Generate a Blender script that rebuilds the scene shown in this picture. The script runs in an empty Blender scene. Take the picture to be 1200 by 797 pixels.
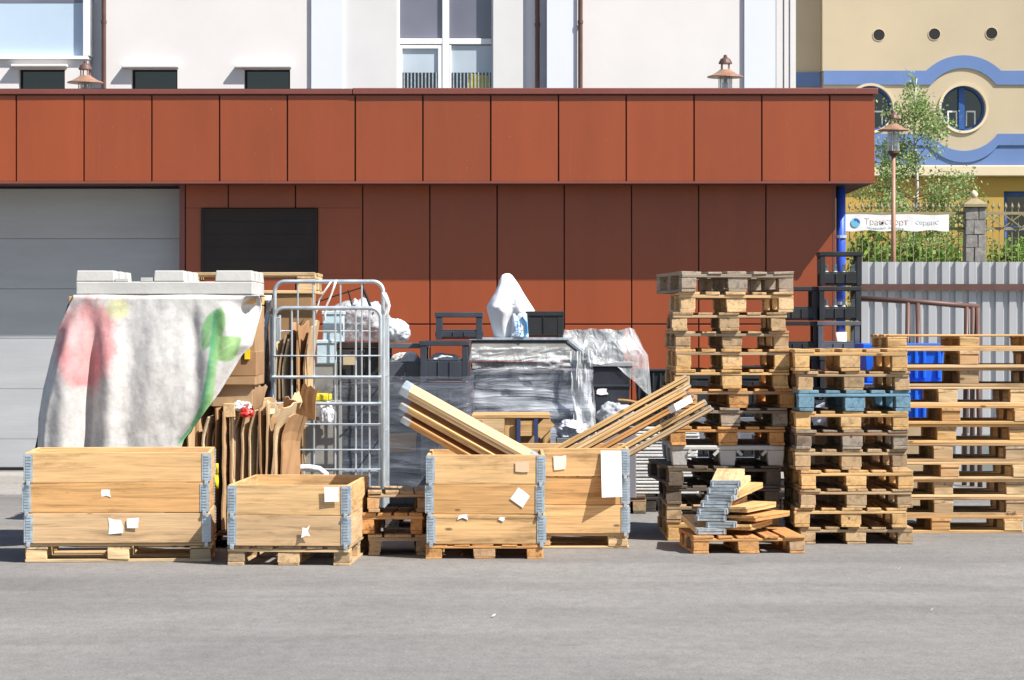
import bpy, bmesh, math, random
from mathutils import Vector, Matrix, noise, Euler
R = math.radians
rnd = random.Random(7)
scene = bpy.context.scene
COL = scene.collection

# ------------------------------------------------------------------ camera geometry (real metres, camera 17 m from the front boxes)
F = 3111.0; CY = -17.0; EYE = 1.5; HX = 600.0; HY = 385.0
def sc(Y): return F / (Y - CY)
def X_(x, Y): return (x - HX) / sc(Y)
def Z_(y, Y): return EYE - (y - HY) / sc(Y)
def at(x, y, Y): return Vector((X_(x, Y), Y, Z_(y, Y)))

# ------------------------------------------------------------------ mesh builder
class MB:
    def __init__(self): self.v = []; self.f = []; self.smooth = False
    def box(self, x0, x1, y0, y1, z0, z1, j=0.0, rot=None):
        b = len(self.v)
        for x in (x0, x1):
            for y in (y0, y1):
                for z in (z0, z1):
                    p = Vector((x, y, z))
                    if j: p += Vector((rnd.uniform(-j, j), rnd.uniform(-j, j), rnd.uniform(-j, j)))
                    self.v.append(p if rot is None else rot @ p)
        for q in ((0,1,3,2),(4,6,7,5),(0,4,5,1),(2,3,7,6),(0,2,6,4),(1,5,7,3)):
            self.f.append([b + i for i in q])
        return self
    def bar(self, p, q, w, h, up=(0, 0, 1)):
        p = Vector(p); q = Vector(q); d = (q - p).normalized(); up = Vector(up)
        s = d.cross(up)
        if s.length < 1e-4: s = d.cross(Vector((1, 0, 0)))
        s.normalize(); u = s.cross(d).normalized()
        b = len(self.v)
        for e in (p, q):
            for a, c in ((-1, -1), (1, -1), (1, 1), (-1, 1)):
                self.v.append(e + s * a * w / 2 + u * c * h / 2)
        for i in range(4):
            k = (i + 1) % 4
            self.f.append([b + i, b + k, b + 4 + k, b + 4 + i])
        self.f.append([b + 3, b + 2, b + 1, b]); self.f.append([b + 4, b + 5, b + 6, b + 7])
        return self
    def tube(self, pts, r, n=8, r1=None):
        pts = [Vector(p) for p in pts]; m = len(pts); b = len(self.v)
        prev = None
        for i, p in enumerate(pts):
            d = (pts[min(i + 1, m - 1)] - pts[max(i - 1, 0)]).normalized()
            if prev is None:
                a = d.cross(Vector((0, 0, 1)))
                if a.length < 1e-3: a = d.cross(Vector((0, 1, 0)))
            else: a = prev - d * prev.dot(d)
            a.normalize(); prev = a; c = d.cross(a)
            rr = r if r1 is None else r + (r1 - r) * i / (m - 1)
            for k in range(n):
                t = 2 * math.pi * k / n
                self.v.append(p + (a * math.cos(t) + c * math.sin(t)) * rr)
        for i in range(m - 1):
            for k in range(n):
                l = (k + 1) % n
                self.f.append([b + i*n + k, b + i*n + l, b + (i+1)*n + l, b + (i+1)*n + k])
        self.f.append([b + k for k in range(n)][::-1]); self.f.append([b + (m-1)*n + k for k in range(n)])
        return self
    def lathe(self, c, prof, n=20):
        c = Vector(c); b = len(self.v); m = len(prof)
        for r, z in prof:
            for k in range(n):
                t = 2 * math.pi * k / n
                self.v.append(c + Vector((r * math.cos(t), r * math.sin(t), z)))
        for i in range(m - 1):
            for k in range(n):
                l = (k + 1) % n
                self.f.append([b + i*n + k, b + i*n + l, b + (i+1)*n + l, b + (i+1)*n + k])
        self.f.append([b + k for k in range(n)][::-1]); self.f.append([b + (m-1)*n + k for k in range(n)])
        return self
    def grid(self, nu, nv, fn, closed_u=False):
        b = len(self.v)
        for i in range(nv):
            for k in range(nu): self.v.append(Vector(fn(k / (nu if closed_u else nu - 1), i / (nv - 1))))
        for i in range(nv - 1):
            for k in range(nu if closed_u else nu - 1):
                l = (k + 1) % nu
                self.f.append([b + i*nu + k, b + i*nu + l, b + (i+1)*nu + l, b + (i+1)*nu + k])
        return self
    def hexa(self, pts):
        """8 points: bottom loop of four, top loop of four."""
        b = len(self.v); self.v += [Vector(p) for p in pts]
        for q in ((3,2,1,0),(4,5,6,7),(0,1,5,4),(1,2,6,5),(2,3,7,6),(3,0,4,7)): self.f.append([b + i for i in q])
        return self
    def build(self, name, mat, parent=None, origin=None, color=None, smooth=False, bevel=0.0, solid=0.0, fixn=False):
        o0 = Vector((0, 0, 0))
        if parent is not None and origin is None:
            o0 = abs_loc(parent)
        elif origin is not None: o0 = Vector(origin)
        me = bpy.data.meshes.new(name)
        me.from_pydata([tuple(v - o0) for v in self.v], [], self.f)
        if fixn:
            bm = bmesh.new(); bm.from_mesh(me); bmesh.ops.recalc_face_normals(bm, faces=bm.faces); bm.to_mesh(me); bm.free()
        me.materials.append(mat)
        if smooth:
            me.polygons.foreach_set('use_smooth', [True] * len(me.polygons))
        o = bpy.data.objects.new(name, me); COL.objects.link(o)
        if parent is not None: o.parent = parent
        else: o.location = o0
        if color is not None: o.color = (*color, 1)
        if solid:
            s = o.modifiers.new('thickness', 'SOLIDIFY'); s.thickness = solid; s.offset = 0
        if bevel:
            b = o.modifiers.new('soft_edges', 'BEVEL'); b.width = bevel; b.segments = 2; b.limit_method = 'ANGLE'
        return o

def abs_loc(o):
    v = Vector((0, 0, 0))
    while o is not None: v += o.location; o = o.parent
    return v

def tag(o, label=None, cat=None, group=None, kind=None):
    if label: o['label'] = label
    if cat: o['category'] = cat
    if group: o['group'] = group
    if kind: o['kind'] = kind
    return o
def thing(name, label, cat, loc=(0, 0, 0), rz=0.0, group=None):
    o = bpy.data.objects.new(name, None); COL.objects.link(o)
    o.empty_display_size = 0.1
    o.location = loc; o.rotation_euler = (0, 0, rz)
    return tag(o, label, cat, group)
def kids(o): return [c for c in bpy.data.objects if c.parent == o]
def copy_tree(o, parent=None):
    c = o.copy(); COL.objects.link(c)
    if parent is not None: c.parent = parent
    for ch in list(o.children): copy_tree(ch, c)
    return c
CACHE = {}
def spawn(key, builder, loc, rz, label, cat, group=None, color=None, jit=0.10, rx=0.0, ry=0.0):
    if key not in CACHE:
        CACHE[key] = o = builder()
    else:
        src = CACHE[key]
        o = src.copy(); COL.objects.link(o)
        for k in ('group',):
            if k in o: del o[k]
        for ch in list(src.children):
            if ch.get('extra'): continue
            c = ch.copy(); COL.objects.link(c); c.parent = o
            for g in list(ch.children):
                d = g.copy(); COL.objects.link(d); d.parent = c
    o.location = loc; o.rotation_euler = (rx, ry, rz)
    tag(o, label, cat, group)
    if color is not None:
        for c in [o] + list(o.children):
            if c.type == 'MESH' and not c.get('fixed_colour'):
                if cat == 'pallet' and c.name.startswith(('block', 'stringer')) and color is not BLUEP and rnd.random() < .30:
                    q_ = rnd.choice(((.36, .295, .22), (.52, .27, .11), (.66, .47, .26), (.25, .18, .12))); color_ = tuple(a * .45 + b_ * .55 for a, b_ in zip(color, q_))
                else: color_ = color
                k = rnd.uniform(1 - jit, 1 + jit); w = rnd.uniform(-jit, jit) * .25
                c.color = (min(1, color_[0] * k * (1 + w)), min(1, color_[1] * k), min(1, color_[2] * k * (1 - w)), 1)
    return o

# ------------------------------------------------------------------ materials
MATS = {}
class NT:
    def __init__(self, name):
        self.m = bpy.data.materials.new(name); self.m.use_nodes = True
        self.t = self.m.node_tree; self.n = self.t.nodes; self.n.clear()
        self.out = self.N('ShaderNodeOutputMaterial')
    def N(self, kind, **kw):
        x = self.n.new(kind)
        for k, v in kw.items(): setattr(x, k, v)
        return x
    def L(self, a, b): self.t.links.new(a, b)
    def math(self, op, a, b=None, clamp=False):
        x = self.N('ShaderNodeMath', operation=op, use_clamp=clamp)
        for i, q in enumerate((a, b)):
            if q is None: continue
            if isinstance(q, (int, float)): x.inputs[i].default_value = q
            else: self.L(q, x.inputs[i])
        return x.outputs[0]
    def mul(self, a, b, fac=1.0, mode='MULTIPLY'):
        x = self.N('ShaderNodeMix', data_type='RGBA', blend_type=mode)
        x.inputs[0].default_value = fac if isinstance(fac, (int, float)) else 1
        if not isinstance(fac, (int, float)): self.L(fac, x.inputs[0])
        for i, q in ((6, a), (7, b)):
            if isinstance(q, (tuple, list)): x.inputs[i].default_value = (*q[:3], 1)
            else: self.L(q, x.inputs[i])
        return x.outputs[2]
    def ramp(self, fac, stops):
        x = self.N('ShaderNodeValToRGB'); e = x.color_ramp.elements
        while len(e) < len(stops): e.new(0.5)
        for i, (p, c) in enumerate(stops):
            e[i].position = p; e[i].color = (*c, 1) if isinstance(c, (tuple, list)) else (c, c, c, 1)
        self.L(fac, x.inputs[0]); return x.outputs[0]
    def coord(self, scale=(1, 1, 1), seeded=True, space='Object'):
        tc = self.N('ShaderNodeTexCoord'); mp = self.N('ShaderNodeMapping')
        mp.inputs['Scale'].default_value = scale
        src = tc.outputs[space]
        if seeded:
            oi = self.N('ShaderNodeObjectInfo')
            a = self.N('ShaderNodeVectorMath', operation='ADD')
            s = self.N('ShaderNodeVectorMath', operation='SCALE'); s.inputs[3].default_value = 1
            geo = self.N('ShaderNodeNewGeometry')
            k = self.math('MULTIPLY', self.math('ADD', oi.outputs['Random'], geo.outputs['Random Per Island']), 61.0)
            cx = self.N('ShaderNodeCombineXYZ')
            for i in range(3): self.L(k, cx.inputs[i])
            self.L(src, a.inputs[0]); self.L(cx.outputs[0], a.inputs[1]); src = a.outputs[0]
        self.L(src, mp.inputs[0]); return mp.outputs[0]
    def noise(self, vec, scale, detail=3, rough=.55, dist=0.0):
        x = self.N('ShaderNodeTexNoise'); x.inputs['Scale'].default_value = scale
        x.inputs['Detail'].default_value = detail; x.inputs['Roughness'].default_value = rough
        x.inputs['Distortion'].default_value = dist
        self.L(vec, x.inputs['Vector']); return x.outputs[0]
    def bsdf(self, color, rough=.6, metal=0.0, spec=.5, bump=None, bstr=.2, bdist=.01):
        p = self.N('ShaderNodeBsdfPrincipled')
        for nm, q in (('Base Color', color), ('Roughness', rough), ('Metallic', metal), ('Specular IOR Level', spec)):
            if isinstance(q, (int, float)): p.inputs[nm].default_value = q
            elif isinstance(q, tuple): p.inputs[nm].default_value = (*q, 1)
            else: self.L(q, p.inputs[nm])
        if bump is not None:
            b = self.N('ShaderNodeBump'); b.inputs['Strength'].default_value = bstr; b.inputs['Distance'].default_value = bdist
            self.L(bump, b.inputs['Height']); self.L(b.outputs[0], p.inputs['Normal'])
        return p.outputs[0]
    def done(self, sh): self.L(sh, self.out.inputs[0]); return self.m

def wood(axis):
    t = NT('wood_grain_' + axis)
    along, across = 1.3, 26.0
    s = {'x': (along, across, across), 'y': (across, along, across), 'z': (across, across, along)}[axis]
    grain = t.noise(t.coord(s), 1.0, 5, .62, .6)
    g = t.ramp(grain, [(0.30, .55), (.44, .98), (.60, 1.14), (.74, .72)])
    s2 = tuple(3 if q == along else 90 for q in s)
    fine = t.noise(t.coord(s2), 1.0, 3, .7)
    f = t.ramp(fine, [(.3, .80), (.7, 1.12)])
    dirt = t.noise(t.coord(tuple(1.6 if q == along else 7 for q in s)), 1.0, 6, .7)
    d = t.ramp(dirt, [(.33, (.58, .56, .54)), (.45, (.95, .94, .93)), (.60, (1, 1, 1)), (.72, (1.08, 1.03, .96))])
    # knots
    vo = t.N('ShaderNodeTexVoronoi'); vo.inputs['Scale'].default_value = 1.0
    ks = {'x': (3.2, 8, 8), 'y': (8, 3.2, 8), 'z': (8, 8, 3.2)}[axis]
    t.L(t.coord(ks), vo.inputs['Vector'])
    kn = t.ramp(vo.outputs['Distance'], [(.05, .32), (.10, 1)])
    oi = t.N('ShaderNodeObjectInfo'); geo = t.N('ShaderNodeNewGeometry')
    isl = t.ramp(geo.outputs['Random Per Island'], [(0, (.80, .75, .68)), (.3, (1.04, 1.02, 1)), (.65, (.93, .90, .88)), (1, (1.10, 1.05, .98))])
    c = t.mul(oi.outputs['Color'], g)
    c = t.mul(c, f); c = t.mul(c, d); c = t.mul(c, kn); c = t.mul(c, isl)
    return t.done(t.bsdf(c, .78, 0, .25, bump=grain, bstr=.35, bdist=.004))
WX, WY, WZ = wood('x'), wood('y'), wood('z')

def paint(name, color=None, rough=.5, metal=0.0, var=.12, nscale=3.0, spec=.4, bump=.0, bscale=30, stretch=(1, 1, 1), dirt=None, seeded=True):
    t = NT(name)
    if color is None: base = t.N('ShaderNodeObjectInfo').outputs['Color']
    else:
        r = t.N('ShaderNodeRGB'); r.outputs[0].default_value = (*color, 1); base = r.outputs[0]
    n = t.noise(t.coord(stretch, seeded), nscale, 5, .6)
    c = t.mul(base, t.ramp(n, [(.28, 1 - var), (.72, 1 + var * .7)]))
    if dirt:
        n2 = t.noise(t.coord(stretch), nscale * 2.7, 6, .7)
        c = t.mul(c, dirt, t.ramp(n2, [(.52, 0.0), (.78, .75)]), mode='MIX')
    b = t.noise(t.coord(), bscale, 3) if bump else None
    ro = t.ramp(n, [(.3, max(0, rough - .08)), (.7, min(1, rough + .1))])
    return t.done(t.bsdf(c, ro, metal, spec, bump=b, bstr=bump, bdist=.01))

M = {}
M['zinc'] = paint('galvanised_steel', (.48, .55, .60), .42, .55, .28, 22, bump=.15, bscale=60)
M['zincwire'] = paint('galvanised_wire', (.60, .66, .70), .38, .6, .15, 9)
M['plastic'] = paint('coloured_plastic', None, .42, 0, .22, 7, spec=.45)
M['softplastic'] = paint('matt_plastic', None, .5, 0, .12, 6, spec=.35, bump=.35, bscale=26)
M['greyplastic'] = paint('weathered_grey_plastic', (.50, .50, .48), .65, 0, .14, 4, spec=.3, bump=.2, bscale=40, dirt=(.33, .31, .28))
M['paper'] = paint('white_paper', (.80, .80, .80), .8, 0, .06, 8, spec=.1)
M['card'] = paint('cardboard', None, .85, 0, .16, 4, spec=.1, bump=.1, bscale=24)
M['brownsteel'] = paint('brown_painted_steel', (.115, .062, .05), .5, .1, .2, 5)
M['copper'] = paint('copper_brown_paint', (.33, .185, .125), .5, .15, .18, 8)
M['render_white'] = paint('white_render', (.72, .695, .68), .9, 0, .05, .9, spec=.1, bump=.08, bscale=60, seeded=False)
M['render_grey'] = paint('pale_grey_render', (.66, .655, .65), .9, 0, .05, 1.2, spec=.1, bump=.08, bscale=60, seeded=False)
M['render_lilac'] = paint('pale_lilac_render', (.70, .73, .80), .9, 0, .03, 1.0, spec=.1, seeded=False)
M['render_blue'] = paint('pale_blue_panel', (.50, .62, .75), .35, 0, .06, .8, spec=.5)
M['whiteframe'] = paint('white_window_plastic', (.80, .81, .82), .4, 0, .03, 3)
M['beige'] = paint('beige_render', (.47, .395, .28), .92, 0, .07, .7, spec=.1, bump=.1, bscale=50, seeded=False)
M['ochre'] = paint('ochre_render', (.42, .275, .075), .92, 0, .10, .9, spec=.1, seeded=False)
M['blueband'] = paint('blue_band_paint', (.125, .20, .40), .85, 0, .09, 1.2, spec=.15, seeded=False)
M['cream'] = paint('cream_stucco', (.62, .53, .38), .9, 0, .06, 2, spec=.1, seeded=False)
M['bluepipe'] = paint('bright_blue_pipe', (.035, .10, .58), .4, 0, .06, 6)
M['darkboard'] = paint('dark_brown_board', (.030, .022, .019), .55, 0, .3, 3, spec=.3, bump=.1)
M['tan'] = paint('tan_iron_paint', (.30, .25, .14), .6, .1, .2, 6)
M['blackgap'] = paint('black_rubber_and_holes', (.012, .012, .013), .7, 0, .1, 6)  # rubber, black frames and the painted dark of the vent holes
M['bluecont'] = paint('blue_container_plastic', (.012, .13, .72), .35, 0, .10, 4)

def mat_glass(name, base, rough=.06, coat=.5):
    t = NT(name)
    n = t.noise(t.coord((1, 1, 1)), .9, 2)
    c = t.mul(base, t.ramp(n, [(.3, .75), (.7, 1.15)]))
    return t.done(t.bsdf(c, rough, 0, .9))
M['glass_dark'] = mat_glass('dark_window_glass', (.008, .013, .016))
M['glass_lilac'] = mat_glass('sky_coloured_glass', (.17, .17, .22), .08)  # lilac base colour holds the reflected sky and the blinds
M['glass_pale'] = mat_glass('pale_blind_glass', (.50, .58, .66), .15)

def mat_cladding(name, col):
    t = NT(name)
    geo = t.N('ShaderNodeNewGeometry')
    isl = t.ramp(geo.outputs['Random Per Island'], [(0, (.90, .92, .95)), (.5, (1.0, 1.0, 1.0)), (1, (1.07, 1.06, 1.04))])
    n = t.noise(t.coord((1, 1, .25), False), 1.6, 5, .6)
    st = t.noise(t.coord((9, 9, .5), False), 1.0, 4, .6)
    c = t.mul(t.mul(col, isl), t.ramp(n, [(.3, .90), (.7, 1.08)]))
    c = t.mul(c, t.ramp(st, [(.35, .975), (.65, 1.015)]))
    dr_ = t.noise(t.coord((26, 26, .35), False), 1.0, 3, .6)
    c = t.mul(c, (.34, .17, .12), t.ramp(dr_, [(.66, 0.0), (.76, .10)]), mode='MIX')
    sp = t.noise(t.coord((1, 1, 1), False), 55, 2)
    c = t.mul(c, (.60, .45, .38), t.ramp(sp, [(.74, 0.0), (.80, .6)]), mode='MIX')
    wav = t.noise(t.coord((1, 1, 1), False), 1.2, 2)
    return t.done(t.bsdf(c, .40, 0, .62, bump=wav, bstr=.10, bdist=.03))
M['clad'] = mat_cladding('red_brown_cladding', (.278, .056, .014))
M['cap'] = mat_cladding('maroon_coping', (.185, .052, .038))
M['cladback'] = paint('cladding_joint', (.07, .022, .015), .7, 0, .1, 4)

def mat_door():
    t = NT('grey_sectional_door')
    w = t.N('ShaderNodeTexWave', wave_type='BANDS', bands_direction='Z', wave_profile='SIN')
    w.inputs['Scale'].default_value = 9.0; w.inputs['Distortion'].default_value = 0
    t.L(t.coord((1, 1, 1), False), w.inputs['Vector'])
    n = t.noise(t.coord((.5, 1, 3), False), 1.6, 5, .65)
    c = t.mul((.405, .415, .425), t.ramp(n, [(.3, .90), (.7, 1.06)]))
    s = t.noise(t.coord((1, 1, 1), False), 14, 5, .7)
    c = t.mul(c, (.25, .25, .25), t.ramp(s, [(.66, 0.0), (.8, .5)]), mode='MIX')
    return t.done(t.bsdf(c, .5, 0, .4, bump=w.outputs['Fac'], bstr=.02, bdist=.01))
M['door'] = mat_door()

def mat_asphalt(name, base, blot=1.0):
    t = NT(name)
    co = t.coord((1, 1, 1), False)
    big = t.noise(co, .23, 5, .6); mid = t.noise(co, 1.7, 6, .65); fin = t.noise(co, 60, 4, .75); grit = t.noise(co, 240, 2, .6)
    lane = t.noise(t.coord((.10, .9, 1), False), 1.0, 5, .6)
    c = t.mul(base, t.ramp(big, [(.3, (.84, .84, .85)), (.7, (1.08, 1.07, 1.05))]))
    c = t.mul(c, t.ramp(lane, [(.32, .80), (.5, 1.0), (.7, 1.08)]))
    c = t.mul(c, t.ramp(mid, [(.25, .86), (.5, 1.0), (.75, 1.08)]))
    c = t.mul(c, t.ramp(fin, [(.25, .58), (.5, 1.0), (.75, 1.36)]))
    c = t.mul(c, t.ramp(grit, [(.3, .66), (.7, 1.34)]))
    # oil and patch spots with a shape of their own
    pt = t.noise(t.coord((.55, 1.6, 1), False), 1.9, 3, .5)
    c = t.mul(c, (.085, .083, .082), t.ramp(pt, [(.69, 0.0), (.74, .5 * blot)]), mode='MIX')
    fl = t.noise(t.coord((5, 11, 1), False), 1.0, 3, .6)
    c = t.mul(c, (.07, .068, .065), t.ramp(fl, [(.70, 0.0), (.74, .55)]), mode='MIX')
    g2_ = t.noise(t.coord((14, 7, 1), False), 1.0, 4, .7)
    c = t.mul(c, t.ramp(g2_, [(.28, .84), (.5, 1.0), (.72, 1.12)]))
    pale = t.noise(t.coord((1, 1, 1), False), 7, 4, .7)
    c = t.mul(c, (.46, .45, .43), t.ramp(pale, [(.70, 0.0), (.78, .55)]), mode='MIX')
    return t.done(t.bsdf(c, .92, 0, .2, bump=fin, bstr=.35, bdist=.008))
M['asphalt'] = mat_asphalt('worn_asphalt', (.208, .200, .191))
M['pave'] = mat_asphalt('pale_concrete_apron', (.30, .285, .265), .5)
M['soil'] = paint('grassy_soil', (.06, .075, .03), .95, 0, .4, 2)

def mat_film(name, tint, lo, hi, stretch):
    t = NT(name)
    n = t.noise(t.coord(stretch), 1.0, 5, .6, 1.2)
    n2 = t.noise(t.coord((4, 4, 4)), 1.0, 3)
    f = t.math('MULTIPLY', t.ramp(n, [(.38, lo), (.52, lo + (hi - lo) * .3), (.68, hi)]), t.ramp(n2, [(.3, .6), (.7, 1.15)]))
    p = t.bsdf(tint, .22, 0, .6, bump=n, bstr=.9, bdist=.03)
    tr = t.N('ShaderNodeBsdfTransparent'); mx = t.N('ShaderNodeMixShader')
    t.L(f, mx.inputs[0]); t.L(tr.outputs[0], mx.inputs[1]); t.L(p, mx.inputs[2])
    return t.done(mx.outputs[0])
M['film'] = mat_film('stretch_film', (.76, .81, .90), .22, .92, (1.0, 1.0, 7))  # pale opaque streaks paint glossy highlights into the film
M['film_dark'] = mat_film('smoky_stretch_film', (.24, .27, .33), .22, .70, (1.5, 1.5, 7))  # streak tint carries painted highlights here too
M['film_white'] = mat_film('crumpled_clear_film', (.68, .71, .73), .36, .90, (9, 9, 4))

def mat_leaf(name, c0, c1):
    t = NT(name)
    geo = t.N('ShaderNodeNewGeometry')
    c = t.ramp(geo.outputs['Random Per Island'], [(0, c0), (1, c1)])
    d = t.N('ShaderNodeBsdfDiffuse'); tr = t.N('ShaderNodeBsdfTranslucent'); mx = t.N('ShaderNodeMixShader'); mx.inputs[0].default_value = .35
    t.L(c, d.inputs[0]); t.L(c, tr.inputs[0]); t.L(d.outputs[0], mx.inputs[1]); t.L(tr.outputs[0], mx.inputs[2])
    return t.done(mx.outputs[0])
M['leaf_birch'] = mat_leaf('birch_leaves', (.16, .25, .08), (.44, .53, .25))
M['leaf_shrub'] = mat_leaf('shrub_leaves', (.09, .19, .04), (.30, .44, .12))
M['bark'] = paint('white_birch_bark', (.55, .53, .49), .9, 0, .35, 6, spec=.1, stretch=(1, 1, 3))
M['twig'] = paint('brown_twig', (.13, .09, .06), .9, 0, .3, 6, spec=.1)
M['stone'] = paint('rough_grey_stone', (.27, .255, .24), .95, 0, .4, 9, spec=.1, bump=.8, bscale=14)
M['redbag'] = paint('red_plastic_film', (.6, .04, .03), .35, 0, .2, 10)

def mat_sheet():
    t = NT('grey_corrugated_steel')
    n = t.noise(t.coord((4, 4, .6), False), 1.0, 5, .6)
    c = t.mul((.46, .465, .475), t.ramp(n, [(.3, .86), (.7, 1.07)]))
    return t.done(t.bsdf(c, .42, .25, .5))
M['sheet'] = mat_sheet()
def mat_vcol(name, rough=.8):
    t = NT(name)
    a = t.N('ShaderNodeVertexColor'); a.layer_name = 'print'
    n = t.noise(t.coord((1, 1, 1), False), 16, 7, .75)
    c = t.mul(a.outputs[0], t.ramp(n, [(.3, .76), (.55, 1.0), (.7, 1.08)]))
    st_ = t.noise(t.coord((1, 1, 1), False), 3.2, 5, .7)
    c = t.mul(c, (.33, .32, .30), t.ramp(st_, [(.55, 0.0), (.72, .45)]), mode='MIX')
    w = t.noise(t.coord((1, 1, 1), False), 70, 3)
    return t.done(t.bsdf(c, rough, 0, .25, bump=w, bstr=.2, bdist=.004))
M['print'] = mat_vcol('printed_banner_cloth', .75)

# ------------------------------------------------------------------ world, sun, camera
sd = Vector((-0.74, 0.45, -0.98)).normalized()          # the way the light travels
el = math.asin(-sd.z); az = math.atan2(-sd.x, -sd.y)     # compass angle of the sun from +Y, clockwise
w = bpy.data.worlds.new('World'); scene.world = w; w.use_nodes = True
nt = w.node_tree; bg = nt.nodes['Background']
sky = nt.nodes.new('ShaderNodeTexSky'); sky.sky_type = 'NISHITA'; sky.sun_disc = False
sky.sun_elevation = el; sky.sun_rotation = az; sky.air_density = 1.0; sky.dust_density = 1.0; sky.ozone_density = 1.0
nt.links.new(sky.outputs[0], bg.inputs[0]); bg.inputs[1].default_value = 0.078
sl = bpy.data.lights.new('sun', 'SUN'); sl.energy = 5.0; sl.angle = R(0.53); sl.color = (1.0, .955, .89)
so = bpy.data.objects.new('sun', sl); COL.objects.link(so); so.rotation_euler = sd.to_track_quat('-Z', 'Y').to_euler(); so.location = (8, -6, 14)
cd = bpy.data.cameras.new('camera'); co = bpy.data.objects.new('camera', cd); COL.objects.link(co)
co.location = (0, CY, EYE); co.rotation_euler = (R(90), 0, 0)
cd.sensor_width = 36; cd.lens = 36 * F / 1200; cd.shift_y = -13.5 / 1200; cd.clip_start = .5; cd.clip_end = 900
scene.camera = co
vs = scene.view_settings; vs.view_transform = 'Standard'; vs.look = 'None'; vs.gamma = 1; vs.use_curve_mapping = False
vs.exposure = 0.8

# ------------------------------------------------------------------ setting: ground
g = MB().box(-150, 150, -60, 300, -.5, 0).build('ground', M['asphalt']); tag(g, kind='structure')
p = MB().box(-16, 4.2, 6.9, 10.72, -.2, .004).build('pavement', M['pave']); tag(p, kind='structure')
b = MB(); b.hexa([(3.9, 14.5, -.2), (40, 14.5, -.2), (40, 80, -.2), (3.9, 80, -.2), (3.9, 16.5, 1.2), (40, 16.5, 1.2), (40, 80, 1.2), (3.9, 80, 1.2)])
tag(b.build('terrain', M['soil']), kind='structure')

# ------------------------------------------------------------------ warehouse
WY_, FY = 10.8, 10.35
WT, FB = Z_(103, FY), Z_(213, FY)
wr = thing('warehouse', 'low warehouse clad in red-brown panels with grey roller door and deep fascia', 'building', (0, WY_, 0))
# core walls
XR = X_(978, WY_); XJ = X_(217, WY_); XL = -13.0
m = MB(); m.box(XJ, XR - .02, WY_ + .02, 18, 0, 3.3); m.build('wall', M['cladback'], wr)
m = MB()
xs = [217] + [267.5 + 78.75 * i for i in range(-1, 9) if 267.5 + 78.75 * i > 225] + [978]
g2 = .007
vx0, vx1, vz0, vz1 = X_(237, WY_), X_(371, WY_), Z_(320, WY_), Z_(245, WY_)
zh = Z_(380, WY_); zt = FB + .05
def panel(mb, x0, x1, z0, z1, yf=WY_, th=.03):
    if x1 - x0 < .02 or z1 - z0 < .02: return
    mb.box(x0, x1, yf, yf + th, z0, z1, .0012)
for i in range(len(xs) - 1):
    x0, x1 = X_(xs[i], WY_) + g2, X_(xs[i + 1], WY_) - g2
    panel(m, x0, x1, .05, zh - g2)
    if x1 < vx0 or x0 > vx1: panel(m, x0, x1, zh + g2, zt)
    else:
        panel(m, x0, x1, zh + g2, vz0 - .012); panel(m, x0, x1, vz1 + .012, zt)
        if x0 < vx0: panel(m, x0, vx0 - .012, vz0 - .012, vz1 + .012)
        if x1 > vx1: panel(m, vx1 + .012, x1, vz0 - .012, vz1 + .012)
m.build('wall_cladding', M['clad'], wr, bevel=.004)
m = MB().box(vx0, vx1, WY_ - .012, WY_ + .017, vz0, vz1)
sh = m.build('shutter', M['darkboard'], wr, bevel=.003)
m = MB()
for k in range(1, 5):
    z = vz0 + (vz1 - vz0) * k / 5; m.box(vx0 + .02, vx1 - .02, WY_ - .015, WY_ - .0125, z, z + .003)
m.box(vx0 - .01, vx0 + .018, WY_ - .022, WY_ - .0125, vz0, vz1).box(vx1 - .018, vx1 + .01, WY_ - .022, WY_ - .0125, vz0, vz1)
m.box(vx0 + .02, vx1 - .02, WY_ - .022, WY_ - .0125, vz1 - .02, vz1)
m.build('shutter_frame', M['darkboard'], sh)
m = MB().box(XR - .018, XR + .012, WY_ - .004, 18, .04, zt); m.build('corner_trim', M['cap'], wr)
# door opening and door
m = MB().box(XL, XJ - .002, 11.4, 18, 0, 3.2).box(XL, XJ, WY_ + .08, 18, 3.21, 3.6); m.build('wall_behind_door', M['cladback'], wr)
m = MB().box(XJ - .06, XJ - .004, WY_ - .006, 11.39, 0, zt - .01); m.build('door_jamb', M['cap'], wr)
m = MB(); DY = 11.07; zdt = Z_(221, DY); zz = 0.03; h = .53
dm = MB()
for k in range(7):
    z0 = zdt - h * (k + 1); z1 = zdt - h * k
    if z1 < .04: break
    dm.box(XL, XJ - .065, DY, DY + .05, max(z0, .03) + .0015, z1 - .0015)
MB().box(XL, XJ - .065, DY + .052, DY + .06, .03, zdt).build('door_backing', paint('door_seam_grey', (.12, .12, .13), .7), wr)
dr = dm.build('garage_door', M['door'], wr, bevel=.004)
MB().box(XL, XJ - .065, DY - .01, DY + .04, .005, .03).build('door_seal', M['blackgap'], dr)
MB().box(XL, XJ - .065, DY - .03, DY + .3, zdt + .002, zdt + .2).build('door_lintel', M['blackgap'], wr)
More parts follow.
